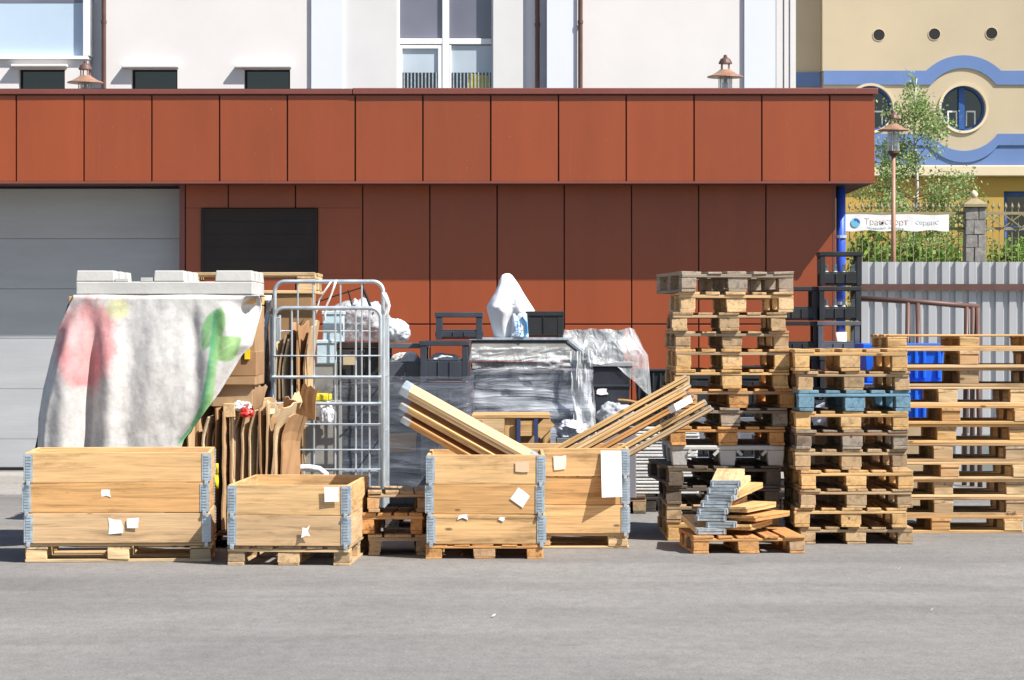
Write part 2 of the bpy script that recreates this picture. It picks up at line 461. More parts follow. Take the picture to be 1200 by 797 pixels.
# fascia
XF = X_(1025, FY)
m = MB().box(XL, XF - .03, FY + .028, 18.3, FB + .01, WT - .005); m.build('roof', M['cladback'], wr)
fm = MB()
seams = [19 + 79.43 * i for i in range(-6, 13)] + [1025]
zp0, zp1 = FB, Z_(111, FY)
for i in range(len(seams) - 1):
    x0, x1 = X_(seams[i], FY) + .008, X_(seams[i + 1], FY) - (.008 if i < len(seams) - 2 else 0)
    fm.box(x0, x1, FY, FY + .025, zp0 + .006, zp1 - .008, .0012)
    fm.box(x0, x1, FY - .004, FY - .0005, zp1 - .022, zp1 - .008)     # folded lip of the tray
yy = FY + .028
while yy < 18: fm.box(XF - .028, XF, yy + .003, min(yy + .7, 18.3), zp0 + .006, zp1 - .008); yy += .71
fm.build('fascia_cladding', M['clad'], wr, bevel=.005)
m = MB()
xj = X_(413, FY)
m.box(XL, xj - .003, FY - .03, 18.33, zp1 + .002, WT - .018).box(xj + .003, XF + .03, FY - .034, 18.33, zp1 + .002, WT - .004)
m.box(XL, XF + .003, FY - .006, FY + .027, FB - .022, FB + .003)
m.build('coping', M['cap'], wr, bevel=.006)
m = MB().box(XL, XF - .006, FY + .028, WY_ + 4, FB - .012, FB + .008); m.build('soffit', M['cladback'], wr)
# blue downpipe at the corner
xp = X_(983.5, 10.9)
dp = MB().tube([(xp + .02, 10.93, Z_(389, 10.93)), (xp + .02, 10.93, FB - .02)], .050, 14).build('downpipe', M['bluepipe'], wr, smooth=True)
MB().tube([(xp + .02, 10.93, .02), (xp + .02, 10.93, Z_(389, 10.93) - .004)], .062, 14).build('pipe_foot', M['whiteframe'], dp, smooth=True)
for zq in (1.75, 2.45): MB().tube([(xp + .02, 10.93, zq), (xp + .02, 10.93, zq + .03)], .066, 14).build('pipe_clip', M['zinc'], dp)

# ------------------------------------------------------------------ white office building
OY = 24.0
def holed(mb, x0, x1, z0, z1, holes, y0, y1):
    xs = sorted({x0, x1, *[h[0] for h in holes], *[h[1] for h in holes]})
    for i in range(len(xs) - 1):
        a, c = xs[i], xs[i + 1]
        if c - a < 1e-6: continue
        hs = sorted([(h[2], h[3]) for h in holes if h[0] < (a + c) / 2 < h[1]])
        z = z0
        for (p_, q_) in hs:
            if p_ > z: mb.box(a, c, y0, y1, z, p_)
            z = q_
        if z < z1: mb.box(a, c, y0, y1, z, z1)
ob = thing('office_building', 'tall white rendered building with pilasters and small windows behind the warehouse', 'building', (0, OY, 0))
ZT = 10.5
def ox(x): return X_(x, OY)
def oz(y): return Z_(y, OY)
wins = [(22, 76), (154, 208), (286, 340)]
holes = [(ox(a), ox(c), oz(140), oz(81)) for a, c in wins]
m = MB(); holed(m, ox(121), ox(365), 0, ZT, [holes[1], holes[2]], OY, OY + .35); m.build('wall', M['render_white'], ob)
m = MB(); holed(m, ox(-150), ox(103), 0, oz(70), [holes[0]], OY, OY + .35); m.build('wall', M['render_white'], ob)
MB().box(ox(-150), ox(103), OY + .05, OY + .3, oz(70) + .06, ZT).build('blue_panel', M['render_blue'], ob)
MB().box(ox(-150), ox(98), OY + .045, OY + .048, oz(3), oz(-20)).build('panel_band', M['glass_lilac'], ob)
MB().box(ox(-150), ox(104), OY - .06, OY + .3, oz(70) + .004, oz(70) + .055).build('ledge', M['whiteframe'], ob)
MB().box(ox(98), ox(105.5), OY - .05, OY + .34, oz(70) + .06, ZT).build('panel_frame', M['whiteframe'], ob)
MB().box(ox(103), ox(121), OY + .36, OY + .6, 0, ZT).build('recess', M['render_lilac'], ob)  # lilac puts the bluish shade of the recess into its colour
m = MB(); holed(m, ox(402), ox(613), 0, ZT, [(ox(465), ox(578), oz(130), ZT - 1)], OY, OY + .35); m.build('wall', M['render_grey'], ob)
MB().box(ox(613), ox(641), OY + .36, OY + .6, 0, ZT).build('recess', M['render_lilac'], ob)  # same lilac, recess shade held in the wall colour
MB().box(ox(365.1), ox(402), OY - .045, OY + .3, 0, ZT).build('pilaster', M['render_lilac'], ob)
MB().box(ox(641), ox(676), OY - .045, OY + .3, 0, ZT).build('pilaster', M['render_lilac'], ob)
MB().box(ox(676.1), ox(872), OY, OY + .35, 0, ZT).build('wall', M['render_white'], ob)
MB().box(ox(872.1), ox(909), OY - .045, OY + .3, 0, ZT).build('pilaster', M['render_lilac'], ob)
m = MB()
for a, c, d in ((909.3, 918, .05), (918.6, 925, .065), (925.4, 932, .08)): m.box(ox(a), ox(c), OY - d, OY + .35, 0, ZT)
m.build('corner_moulding', M['render_white'], ob)
MB().box(ox(-150), ox(931.5), OY + .61, OY + 9, 0, ZT).build('building_core', M['render_white'], ob)
for i, (a, c) in enumerate(wins):
    wn = MB().box(ox(a) + .005, ox(c) - .005, OY + .17, OY + .2, oz(139), oz(81.2)).build('window', M['glass_dark'], ob)
    m = MB()
    m.box(ox(a) + .004, ox(c) - .004, OY + .13, OY + .168, oz(82.6), oz(81.1)).box(ox(a) + .004, ox(a) + .03, OY + .13, OY + .168, oz(139), oz(82.7)).box(ox(c) - .03, ox(c) - .004, OY + .13, OY + .168, oz(139), oz(82.7))
    m.build('frame', M['blackgap'], wn)
    if i: MB().box(ox(a - 10), ox(c + 2), OY - .12, OY - .002, oz(80), oz(77)).build('window_hood', M['render_white'], ob, bevel=.01)
    else:
        MB().box(ox(a - 8), ox(c + 4), OY - .12, OY - .002, oz(79), oz(76)).build('window_hood', M['render_white'], ob, bevel=.01)
# big window
wy = OY + .16
bw = MB().box(ox(467), ox(519), wy, wy + .02, oz(43), ZT - 1.1).box(ox(526), ox(576), wy, wy + .02, oz(43), ZT - 1.1).build('window', M['glass_lilac'], ob)
m = MB()
for a, c in ((465.2, 468), (518, 526), (576, 577.8)): m.box(ox(a), ox(c), wy - .05, wy + .05, oz(130), ZT - 1.02)
for y0, y1 in ((51, 44),):
    m.box(ox(468.1), ox(517.9), wy - .045, wy + .045, oz(y0), oz(y1)).box(ox(526.1), ox(575.9), wy - .045, wy + .045, oz(y0), oz(y1))
m.build('frame', M['whiteframe'], bw, bevel=.006)
lp = MB().box(ox(468.2), ox(517.8), wy, wy + .02, oz(129), oz(52)).box(ox(526.2), ox(575.8), wy, wy + .02, oz(129), oz(52)).build('window', M['glass_pale'], ob)
m = MB()
m.box(ox(468.3), ox(471), wy - .04, wy - .002, oz(129), oz(52)).box(ox(513), ox(517.7), wy - .04, wy - .002, oz(129), oz(52)).box(ox(471.1), ox(512.9), wy - .04, wy - .002, oz(56), oz(52))
m.box(ox(526.3), ox(528.6), wy - .04, wy - .002, oz(129), oz(52))
m.build('sash', M['whiteframe'], lp, bevel=.004)
m = MB()
for x0, x1 in ((471, 513), (529, 576)):
    k = x0 + 1
    m.box(ox(x0), ox(x1), wy - .012, wy - .003, oz(129), oz(84))
m.build('dark_interior', M['glass_dark'], lp)
m = MB()
for x0, x1 in ((471, 513), (529, 576)):
    k = x0 + 1.5
    while k < x1 - 1: m.box(ox(k), ox(k + 1.5), wy - .03, wy - .014, oz(129), oz(84)); k += 4.2
m.build('grille', M['zinc'], lp)
MB().hexa([(ox(548), wy - .0135, oz(108)), (ox(575.5), wy - .0135, oz(108)), (ox(575.5), wy - .0125, oz(108)), (ox(548), wy - .0125, oz(108)), (ox(550), wy - .0135, oz(85)), (ox(572), wy - .0135, oz(88)), (ox(572), wy - .0125, oz(88)), (ox(550), wy - .0125, oz(85))]).build('yellow_poster', paint('yellow_poster', (.55, .45, .05), .5), lp)
for x in (122.5, 630, 680):
    yq = OY - .07 if x != 630 else OY + .28
    m = MB().tube([(ox(x), yq, .1), (ox(x), yq, ZT - .2)], .036, 10)
    for zq in (2, 4, 6.2, 8): m.tube([(ox(x), yq, zq), (ox(x), yq, zq + .05)], .044, 10)
    m.build('rainwater_pipe', M['brownsteel'], ob, smooth=False)

# ------------------------------------------------------------------ yellow building far right
YY = 34.0
def yx(x): return X_(x, YY)
def yz(y): return Z_(y, YY)
yb = thing('yellow_building', 'beige building with blue bands, round windows and ochre ground floor', 'building', (yx(1150), YY, 1.2))
XE = 1330
cx, cyy, rw = 1129, 127, 26.5
circles = [(1129, 127, 26.5), (1020, 127, 26.5), (1238, 127, 26.5)]
m = MB()
xs = [965]
x = 965
while x < XE: x += 2.0; xs.append(x)
def cut(xa, xb, c):
    xm = (xa + xb) / 2; d = abs(xm - c[0])
    return None if d >= c[2] else math.sqrt(c[2] ** 2 - d * d)
def strip(mb, xa, xb, y_bot_a, y_bot_b, y_top_a, y_top_b, yf, yk):
    mb.hexa([(yx(xa), yf, yz(y_bot_a)), (yx(xb), yf, yz(y_bot_b)), (yx(xb), yk, yz(y_bot_b)), (yx(xa), yk, yz(y_bot_a)),
             (yx(xa), yf, yz(y_top_a)), (yx(xb), yf, yz(y_top_b)), (yx(xb), yk, yz(y_top_b)), (yx(xa), yk, yz(y_top_a))])
def arc(x, c, r, s):
    d = abs(x - c)
    return None if d > r else 127 + s * math.sqrt(max(0, r * r - d * d))
for i in range(len(xs) - 1):
    a, c = xs[i], xs[i + 1]; done = False
    for q in circles:
        if q[0] - q[2] < (a + c) / 2 < q[0] + q[2]:
            ha = math.sqrt(max(0, q[2] ** 2 - (a - q[0]) ** 2)); hb = math.sqrt(max(0, q[2] ** 2 - (c - q[0]) ** 2))
            strip(m, a, c, 127 - ha, 127 - hb, -60, -60, YY, YY + .4)
            strip(m, a, c, 200, 200, 127 + ha, 127 + hb, YY, YY + .4); done = True
    if not done: strip(m, a, c, 200, 200, -60, -60, YY, YY + .4)
m.build('wall', M['beige'], yb)
MB().box(yx(900), yx(965) + .0, YY + .36, YY + .8, yz(200), yz(-60)).build('shade_step_wall', M['beige'], yb)  # set-back added so the facade step throws this strip into shade
MB().box(yx(965) - .02, yx(966.5), YY - .003, YY + .36, yz(83) , yz(-60)).build('shade_step_return', M['beige'], yb)  # side of the added step that casts the shade
MB().box(yx(980), yx(XE), YY + .55, YY + 8, 1.2, yz(-60)).build('building_core', M['beige'], yb)
def band_edges(x):
    t0, b0 = 83.0, 99.5
    for c in (1129,):
        o = arc(x, c, 62, -1); q = arc(x, c, 47, -1)
        if o is not None and o < t0: t0 = o
        if q is not None and q < b0: b0 = q
    return t0, b0
def low_edges(x):
    t0 = 157.0
    for c in (1129,):
        q = arc(x, c, 50, 1)
        if q is not None and q > t0: t0 = q
    return t0, 194.0
m = MB(); m2 = MB(); m3 = MB()
for i in range(len(xs) - 1):
    a, c = xs[i], xs[i + 1]
    ta, ba = band_edges(a); tb, bb = band_edges(c); strip(m, a, c, ba, bb, ta, tb, YY - .03, YY - .002)
    ta, ba = low_edges(a); tb, bb = low_edges(c); strip(m2, a, c, ba, bb, ta, tb, YY - .025, YY - .002)
    ea, eb = (max(ta + 13.5, 170), max(tb + 13.5, 170))
    if min(ea, eb) < 193: strip(m3, a, c, min(ea, 193.5), min(eb, 193.5), ta, tb, YY - .055, YY - .026)
m.box(yx(900), yx(965) - .022, YY + .30, YY + .358, yz(100), yz(83))
m.build('upper_band', M['blueband'], yb); lb = m2.build('lower_band', M['blueband'], yb); m3.build('band_moulding', M['blueband'], lb)
MB().box(yx(940), yx(XE), YY - .14, YY + .4, yz(207), yz(194.3)).build('cornice', M['cream'], yb, bevel=.02)
gw = (yx(1177), yx(1215), yz(300), yz(224))
m = MB(); holed(m, yx(940), yx(XE), 1.0, yz(207.3), [gw], YY + .05, YY + .4); m.build('ground_floor_wall', M['ochre'], yb)
wn = MB().box(gw[0], gw[1], YY + .25, YY + .28, gw[2], gw[3]).build('window', M['glass_dark'], yb)
fm_ = paint('blue_window_frame', (.03, .09, .30), .4)
m = MB().box(gw[0], gw[0] + .09, YY + .18, YY + .249, gw[2], gw[3]).box(gw[0] + .091, gw[1], YY + .18, YY + .249, gw[3] - .09, gw[3]).box(gw[0] + .091, gw[1], YY + .18, YY + .249, gw[3] - .75, gw[3] - .67)
m.build('frame', fm_, wn)
for (a, c, r) in circles[:2]:
    n = 40
    ring = MB(); ring.grid(n, 2, lambda u, v: (yx(a) + math.cos(2*math.pi*u) * (r / sc(YY)) * (1.0 if v < .5 else .93), YY + (.1 if v < .5 else .16), yz(c) + math.sin(2*math.pi*u) * (r / sc(YY)) * (1.0 if v < .5 else .93)), True)
    rr = r / sc(YY)
    gl = MB(); gl.v = [Vector((yx(a) + math.cos(2*math.pi*k/n) * rr * 1.02, YY + .2, yz(c) + math.sin(2*math.pi*k/n) * rr * 1.02)) for k in range(n)]; gl.f = [list(range(n))]
    wn = gl.build('round_window', M['glass_dark'], yb, fixn=False, solid=.01)
    fr = MB(); fr.grid(n, 3, lambda u, v: (yx(a) + math.cos(2*math.pi*u) * rr * (1.0, .90, .90)[int(v*2+.01)], YY + (.12, .12, .19)[int(v*2+.01)], yz(c) + math.sin(2*math.pi*u) * rr * (1.0, .90, .90)[int(v*2+.01)]), True)
    fr.box(yx(a - 4.2), yx(a + 2.4), YY + .10, YY + .19, yz(c) - rr * .9, yz(c) + rr * .9)
    fr.build('frame', fm_, wn, solid=.004)
    m = MB()
    for x0, x1 in ((a - 17, a - 5.5), (a + 4.5, a + 16)):
        zt_, zb_ = yz(129), yz(147)
        m.box(yx(x0), yx(x1), YY + .170, YY + .190, zt_ - .03, zt_).box(yx(x0), yx(x0) + .025, YY + .170, YY + .19, zb_, zt_ - .031).box(yx(x1) - .025, yx(x1), YY + .17, YY + .19, zb_, zt_ - .031)
    m.build('sash', M['whiteframe'], wn)
    sr = MB(); sr.grid(n, 3, lambda u, v: (yx(a) + math.cos(2*math.pi*u) * rr * (1.10, 1.10, .995)[int(v*2+.01)], YY + (-.001, -.035, -.03)[int(v*2+.01)], yz(c) + math.sin(2*math.pi*u) * rr * (1.10, 1.10, .995)[int(v*2+.01)]), True)
    sr.build('window_surround', M['cream'], yb, solid=.006)
for x in (1030, 1095, 1162):
    m = MB(); n = 24; rr = 6.6 / sc(YY); y = {1030: 41, 1095: 40, 1162: 39}[x]
    m.grid(n, 4, lambda u, v: (yx(x) + math.cos(2*math.pi*u) * rr * (1.10, 1.10, 1.02, 1.02)[int(v*3+.01)], YY + (-.001, -.012, -.012, -.004)[int(v*3+.01)], yz(y) + math.sin(2*math.pi*u) * rr * (1.10, 1.10, 1.02, 1.02)[int(v*3+.01)]), True)
    b0 = len(m.v)
    vt = m.build('vent_hole', M['cream'], yb)
    d = MB(); d.v = [Vector((yx(x) + math.cos(-2*math.pi*k/n) * rr, YY - .006, yz(y) + math.sin(-2*math.pi*k/n) * rr)) for k in range(n)]; d.f = [list(range(n))]
    d.build('vent_dark', M['blackgap'], vt)  # flat black disc painted for the dark inside the vent hole

# ------------------------------------------------------------------ lamps
def lamp_builder():
    r = thing('street_lamp', '', 'street lamp')
    H = 3.34
    MB().tube([(0, 0, 0), (0, 0, H - .78)], .048, 12, .036).lathe((0, 0, 0), [(.09, 0), (.09, .25), (.05, .32)], 12).build('pole', M['copper'], r, smooth=True)
    MB().lathe((0, 0, H - .80), [(.035, 0), (.105, .06), (.11, .10), (.03, .102)], 16).build('lamp_base', M['brownsteel'], r)
    m = MB()
    for k in range(6):
        t = k * math.pi / 3; m.tube([(.10 * math.cos(t), .10 * math.sin(t), H - .70), (.10 * math.cos(t), .10 * math.sin(t), H - .30)], .008, 6)
    m.build('cage_bar', M['zinc'], r)
    t = NT('frosted_lamp_glass'); p_ = t.bsdf((.72, .74, .74), .2, 0, .5); tr = t.N('ShaderNodeBsdfTransparent'); mx = t.N('ShaderNodeMixShader'); mx.inputs[0].default_value = .45
    t.L(tr.outputs[0], mx.inputs[1]); t.L(p_, mx.inputs[2]); lg = t.done(mx.outputs[0])
    MB().lathe((0, 0, H - .70), [(.085, 0), (.085, .40)], 16).build('lamp_glass', lg, r, smooth=True)
    MB().lathe((0, 0, H - .66), [(.012, 0), (.045, .08), (.045, .22), (.015, .30)], 12).build('bulb', M['zinc'], r, smooth=True)
    MB().lathe((0, 0, H - .345), [(.275, 0), (.272, .015), (.19, .045), (.10, .10), (.085, .115)], 28).build('lamp_shade', M['copper'], r)
    for k in range(4):
        t = k * math.pi / 2 + .4; MB().tube([(.075 * math.cos(t), .075 * math.sin(t), H - .24), (.075 * math.cos(t), .075 * math.sin(t), H - .13)], .010, 6).build('cap_post', M['copper'], r)
    MB().lathe((0, 0, H - .14), [(.105, 0), (.10, .02), (.075, .07), (.03, .10), (.025, .13), (.005, .14)], 18).build('lamp_cap', M['brownsteel'], r)
    return r
for x, y, Y, lab in ((1047, 130, 20.0, 'copper-brown street lamp on tall pole in front of the birch tree'),
                     (850, 64, 21.0, 'copper-brown lamp head showing above the coping near the white building corner'),
                     (100, 71, 21.5, 'copper-brown lamp head showing above the coping beside the pale blue panel')):
    zt_ = Z_(y, Y); ks = .80 if x > 900 else .95; gz = 1.2 if x > 900 else 0.0
    o = spawn('lamp', lamp_builder, (X_(x, Y), Y, zt_ - 3.34 * ks), .2, lab, 'street lamp', 'lanterns behind the warehouse')
    o.scale = (ks, ks, ks)
    for c in o.children:          # give the pole the length it needs to reach the ground
        if c.name.startswith('pole'):
            me = CACHE.setdefault('pole_mesh', c.data).copy(); c.data = me
            for v in me.vertices:
                if v.co.z < .4: v.co.z -= (zt_ - 3.34 * ks - gz) / ks
# ------------------------------------------------------------------ ornamental fence, pillar, banner, planting
GY = 22.0
def fence(x0, x1, label):
    r = thing('ornamental_fence', label, 'fence', (X_((x0 + x1) / 2, GY), GY, 1.2), group='iron fence panels on the bank')
    zt_, zb_ = Z_(250, GY), Z_(268, GY)
    m = MB()
    for z in (zt_, zb_, 1.32): m.box(X_(x0, GY), X_(x1, GY), GY - .018, GY + .018, z - .02, z + .02)
    m.build('rail', M['tan'], r)
    m = MB(); x = x0 + 3
    while x < x1:
        a = X_(x, GY); m.bar((a, GY, 1.2), (a, GY, zt_ + .07), .011, .011)
        m.lathe((a, GY, zt_ + .07), [(.014, 0), (.024, .03), (.002, .09)], 6)
        x += 7.5
    m.build('picket', M['tan'], r)
    m = MB(); x = x0 + 2
    while x + 20 < x1 + 4:
        m.bar((X_(x, GY), GY - .022, zb_ + .022), (X_(x + 20, GY), GY - .022, zt_ - .022), .014, .02, (0, 1, 0)); m.bar((X_(x, GY), GY - .037, zt_ - .022), (X_(x + 20, GY), GY - .037, zb_ + .022), .014, .02, (0, 1, 0)); x += 21
    m.build('cross_brace', M['tan'], r)
    return r
fence(985, 1130, 'tan iron fence panel carrying the white banner, left of the stone pillar')
fence(1153, 1260, 'tan iron fence panel with crossed braces, right of the stone pillar')
pr = thing('gate_pillar', 'grey stone pillar with cream pyramid cap and ball', 'pillar', (X_(1141.5, GY), GY, 1.2))
hw = 11.5 / sc(GY); cxp = X_(1141.5, GY)
m = MB(); z = 1.2; zt_ = Z_(243, GY); k = 0
while z < zt_ - .02:
    hh = min(rnd.uniform(.17, .24), zt_ - z); sp = rnd.uniform(-.05, .05)
    m.box(cxp - hw, cxp + sp - .006, GY - hw, GY + hw, z + .005, z + hh - .005, .007).box(cxp + sp + .006, cxp + hw, GY - hw, GY + hw, z + .005, z + hh - .005, .007); z += hh
m.box(cxp - hw + .015, cxp + hw - .015, GY - hw + .015, GY + hw - .015, 1.2, zt_ - .01)
m.build('shaft', M['stone'], pr, bevel=.006)
ew = 14 / sc(GY); z1 = Z_(235, GY)
m = MB().box(cxp - ew, cxp + ew, GY - ew, GY + ew, zt_, zt_ + .04)
m.hexa([(cxp - ew, GY - ew, zt_ + .041), (cxp + ew, GY - ew, zt_ + .041), (cxp + ew, GY + ew, zt_ + .041), (cxp - ew, GY + ew, zt_ + .041), (cxp - .05, GY - .05, z1 + .03), (cxp + .05, GY - .05, z1 + .03), (cxp + .05, GY + .05, z1 + .03), (cxp - .05, GY + .05, z1 + .03)])
m.build('pillar_cap', M['tan'], pr)
MB().lathe((cxp, GY, z1 + .02), [(.02, 0), (.045, .03), (.055, .065), (.045, .10), (.01, .13)], 14).build('finial', M['cream'], pr, smooth=True)
# banner
BY = GY - .07
bn = MB(); x0, x1, y0, y1 = 990, 1112, 251.5, 270.5
bn.grid(60, 8, lambda u, v: (X_(x0 + (x1 - x0) * u, BY), BY + .004 * math.sin(u * 26), Z_(y0 + (y1 - y0) * v + .8 * math.sin(u * 21) * (v > .5) - .5 * math.sin(u * 13) * (v < .5), BY)))
bo = bn.build('banner', M['paper'], origin=at(1050, 270, BY), solid=.003); tag(bo, 'white banner with round blue globe emblem tied to the iron fence', 'banner')
def text(body, size, loc, mat, parent, name='lettering'):
    cu = bpy.data.curves.new(name, 'FONT'); cu.body = body; cu.size = size; cu.extrude = .001; cu.materials.append(mat)
    o = bpy.data.objects.new(name, cu); COL.objects.link(o)
    bpy.context.view_layer.update(); dg = bpy.context.evaluated_depsgraph_get()
    me = bpy.data.meshes.new_from_object(o.evaluated_get(dg)); bpy.data.objects.remove(o)
    q = bpy.data.objects.new(name, me); COL.objects.link(q); q.parent = parent
    q.location = Vector(loc) - abs_loc(parent); q.rotation_euler = (R(90), 0, 0); return q
pinkink = paint('faded_red_ink', (.77, .66, .66), .8); blueink = paint('faded_blue_ink', (.70, .72, .77), .8)
text('Транспорт', .125, at(1013, 262.5, BY - .008), pinkink, bo); text('сервис', .10, at(1073, 262.5, BY - .008), blueink, bo)
text('перевозки  доставка', .055, at(1016, 267.6, BY - .008), blueink, bo)
gi = paint('sky_blue_ink', (.16, .47, .72), .7); gd = paint('navy_ink', (.05, .10, .28), .7)
d = MB(); n = 24; d.v = [Vector((X_(1002.5, BY), BY - .008, Z_(261, BY))) + Vector((math.cos(-2*math.pi*k/n) * .068, 0, math.sin(-2*math.pi*k/n) * .068)) for k in range(n)]; d.f = [list(range(n))]
em = d.build('emblem', gi, bo)
d = MB(); c0 = Vector((X_(1002.5, BY), BY - .0105, Z_(261, BY)))
d.v = [c0 + Vector((a * .068, 0, b * .068)) for a, b in ((-.3, .9), (.4, .85), (.9, .35), (.95, -.1), (.55, .1), (.2, .5), (-.1, .3))]; d.f = [list(range(7))[::-1]]
d.build('emblem_shade', gd, em)

# foliage
def leaves(mb, c, rad, n, size, rng, shape=None):
    for _ in range(n):
        while True:
            p = Vector((rng.uniform(-1, 1), rng.uniform(-1, 1), rng.uniform(-1, 1)))
            if p.length < 1: break
        p = Vector((c[0] + p.x * rad[0], c[1] + p.y * rad[1], c[2] + p.z * rad[2]))
        leaf(mb, p, size * rng.uniform(.6, 1.3), rng)
def leaf(mb, p, s, rng):
    a = Vector((rng.gauss(0, 1), rng.gauss(0, 1), rng.gauss(0, 1) - .5)).normalized()
    b_ = a.cross(Vector((rng.gauss(0, 1), rng.gauss(0, 1), rng.gauss(0, 1)))).normalized()
    i = len(mb.v)
    mb.v += [p, p + a * s * .5 + b_ * s * .32, p + a * s, p + a * s * .5 - b_ * s * .32]; mb.f.append([i, i+1, i+2, i+3])
rng = random.Random(11)
TY = 24.0; tx = X_(1073, TY); tz = Z_(92, TY)
tr = thing('birch_tree', 'slender birch with white trunk and airy green crown behind the banner', 'tree', (tx, TY, 1.2))
pts = [(tx + .03 * math.sin(k * 1.3), TY + .03 * math.cos(k), 1.2 + (tz - 1.2) * k / 10) for k in range(11)]
MB().tube(pts, .055, 8, .008).build('trunk', M['bark'], tr, smooth=True)
lm = MB(); bm_ = MB()
def halfw(z):   # crown half width by height
    y = HY - (z - EYE) * sc(TY)
    tab = [(85, 2), (105, 14), (125, 24), (150, 34), (180, 42), (205, 58), (235, 72), (270, 70), (310, 55), (400, 20)]
    for (ya, wa), (yb_, wb) in zip(tab, tab[1:]):
        if ya <= y <= yb_: return (wa + (wb - wa) * (y - ya) / (yb_ - ya)) / sc(TY)
    return .05
for k in range(105):
    f = rng.random() ** 1.1
    z = 1.9 + (tz - 2.0) * f
    hwid = halfw(z + .15) * rng.uniform(.7, 1.5); a = rng.uniform(0, 2 * math.pi)
    p0 = Vector((tx, TY, z)); tip = Vector((tx + hwid * math.cos(a), TY + hwid * .8 * math.sin(a), z + rng.uniform(.0, .35)))
    mid = (p0 + tip) / 2 + Vector((0, 0, .10))
    bm_.tube([p0, mid, tip], .007, 5, .002)
    L = (tip - p0).length
    for t in range(int(24 + 85 * L)):
        u = rng.uniform(.25, 1.08); q = p0.lerp(mid, u * 2) if u < .5 else mid.lerp(tip, u * 2 - 1)
        q = q + Vector((rng.gauss(0, .06), rng.gauss(0, .07), rng.gauss(-.03, .09)))
        leaf(lm, q, rng.uniform(.032, .068), rng)
    for c_ in range(rng.randint(1, 3)):
        u = rng.uniform(.4, 1.0); q = p0.lerp(tip, u)
        leaves(lm, q + Vector((0, 0, -.06)), (.13, .13, .16), rng.randint(18, 40), .05, rng)
bm_.build('limb', M['twig'], tr); lm.build('crown', M['leaf_birch'], tr)
def shrub(x, y, w_, h_, Y, n, label, seed):
    rg = random.Random(seed); c = (X_(x, Y), Y, 1.2)
    r = thing('green_shrub', label, 'shrub', c, group='shrubs along the iron fence')
    lm = MB(); st = MB(); W = w_ / sc(Y); H = Z_(y, Y) - 1.2
    for k in range(n):
        a = rg.uniform(0, 2 * math.pi); rr = math.sqrt(rg.random()) * W / 2
        tip = Vector((c[0] + rr * math.cos(a), Y + rr * .6 * math.sin(a), 1.2 + H * rg.uniform(.62, 1.02) * (1 - .25 * (rr / (W / 2)) ** 2)))
        b0 = Vector((c[0] + rr * .4 * math.cos(a), Y + rr * .3 * math.sin(a), 1.2)); st.tube([b0, (b0 + tip) / 2 + Vector((rr * .1 * math.cos(a), 0, .05)), tip], .010, 4, .003)
        for t in range(60):
            u = rg.uniform(.3, 1.02); leaf(lm, b0.lerp(tip, u) + Vector((rg.gauss(0, .07), rg.gauss(0, .07), rg.gauss(0, .07))), rg.uniform(.05, .11), rg)
    st.build('stem', M['twig'], r); lm.build('foliage', M['leaf_shrub'], r)
shrub(1078, 262, 118, 0, 22.9, 87, 'dense green shrub below the birch crown behind the iron fence', 3)
shrub(1185, 272, 78, 0, 22.7, 91, 'bright green shrub right of the stone pillar below the dark window', 4)
shrub(1022, 246, 66, 0, 23.4, 49, 'green shrub behind the banner next to the blue pipe', 5)

# ------------------------------------------------------------------ corrugated fence
CYF = 10.25
cr = thing('corrugated_fence', 'grey corrugated steel fence with red-brown horizontal rail', 'fence', (X_(1100, CYF), CYF, 0))
m = MB(); zt_ = Z_(307, CYF); pit = 15.75 / sc(CYF); xa = X_(1009, CYF); xb = X_(1330, CYF)
prof = [(0, 0), (.52, 0), (.60, .030), (.92, .030)]
pts = []; x = xa
while x < xb:
    for f, d in prof: pts.append((x + f * pit, CYF - .03 + d))
    x += pit
for i in range(len(pts) - 1):
    (ax, ay), (bx, by) = pts[i], pts[i + 1]; b0 = len(m.v)
    m.v += [Vector((ax, ay, .03)), Vector((bx, by, .03)), Vector((bx, by, zt_)), Vector((ax, ay, zt_))]; m.f.append([b0, b0+1, b0+2, b0+3])
m.build('sheeting', M['sheet'], cr, solid=.002)
MB().box(xa - .02, xb, CYF - .085, CYF - .034, Z_(340.5, CYF), Z_(333, CYF)).build('rail', M['brownsteel'], cr)
m = MB()
for x in (1009, 1180, 1320): m.box(X_(x, CYF) - .03, X_(x, CYF) + .03, CYF + .03, CYF + .09, 0, zt_ - .05)
m.build('post', M['brownsteel'], cr)
# leaning brown tube rack
RY = 8.4
rk = thing('steel_rack', 'brown tubular steel rack leaning before the corrugated fence', 'rack', (X_(1075, RY), RY, 0))
MB().tube([at(1000, 349, RY), at(1080, 354, RY), at(1147, 359.5, RY)], .026, 8).build('rail', M['brownsteel'], rk, smooth=True)
MB().tube([at(1000, 470, RY), at(1140, 476, RY)], .024, 8).build('rail', M['brownsteel'], rk, smooth=True)
for xt, xb_, dy in ((1003, 1000, .25), (1064, 1062, .0), (1075.5, 1073, .3), (1133, 1130, 0), (1140, 1136, .15), (1145.5, 1142, .3)):
    yy_ = 349 + (xt - 1000) * .071
    MB().tube([at(xt, yy_ + 1, RY), Vector((X_(xb_, RY), RY - dy, .0))], .024, 8).build('leg', M['brownsteel'], rk, smooth=True)

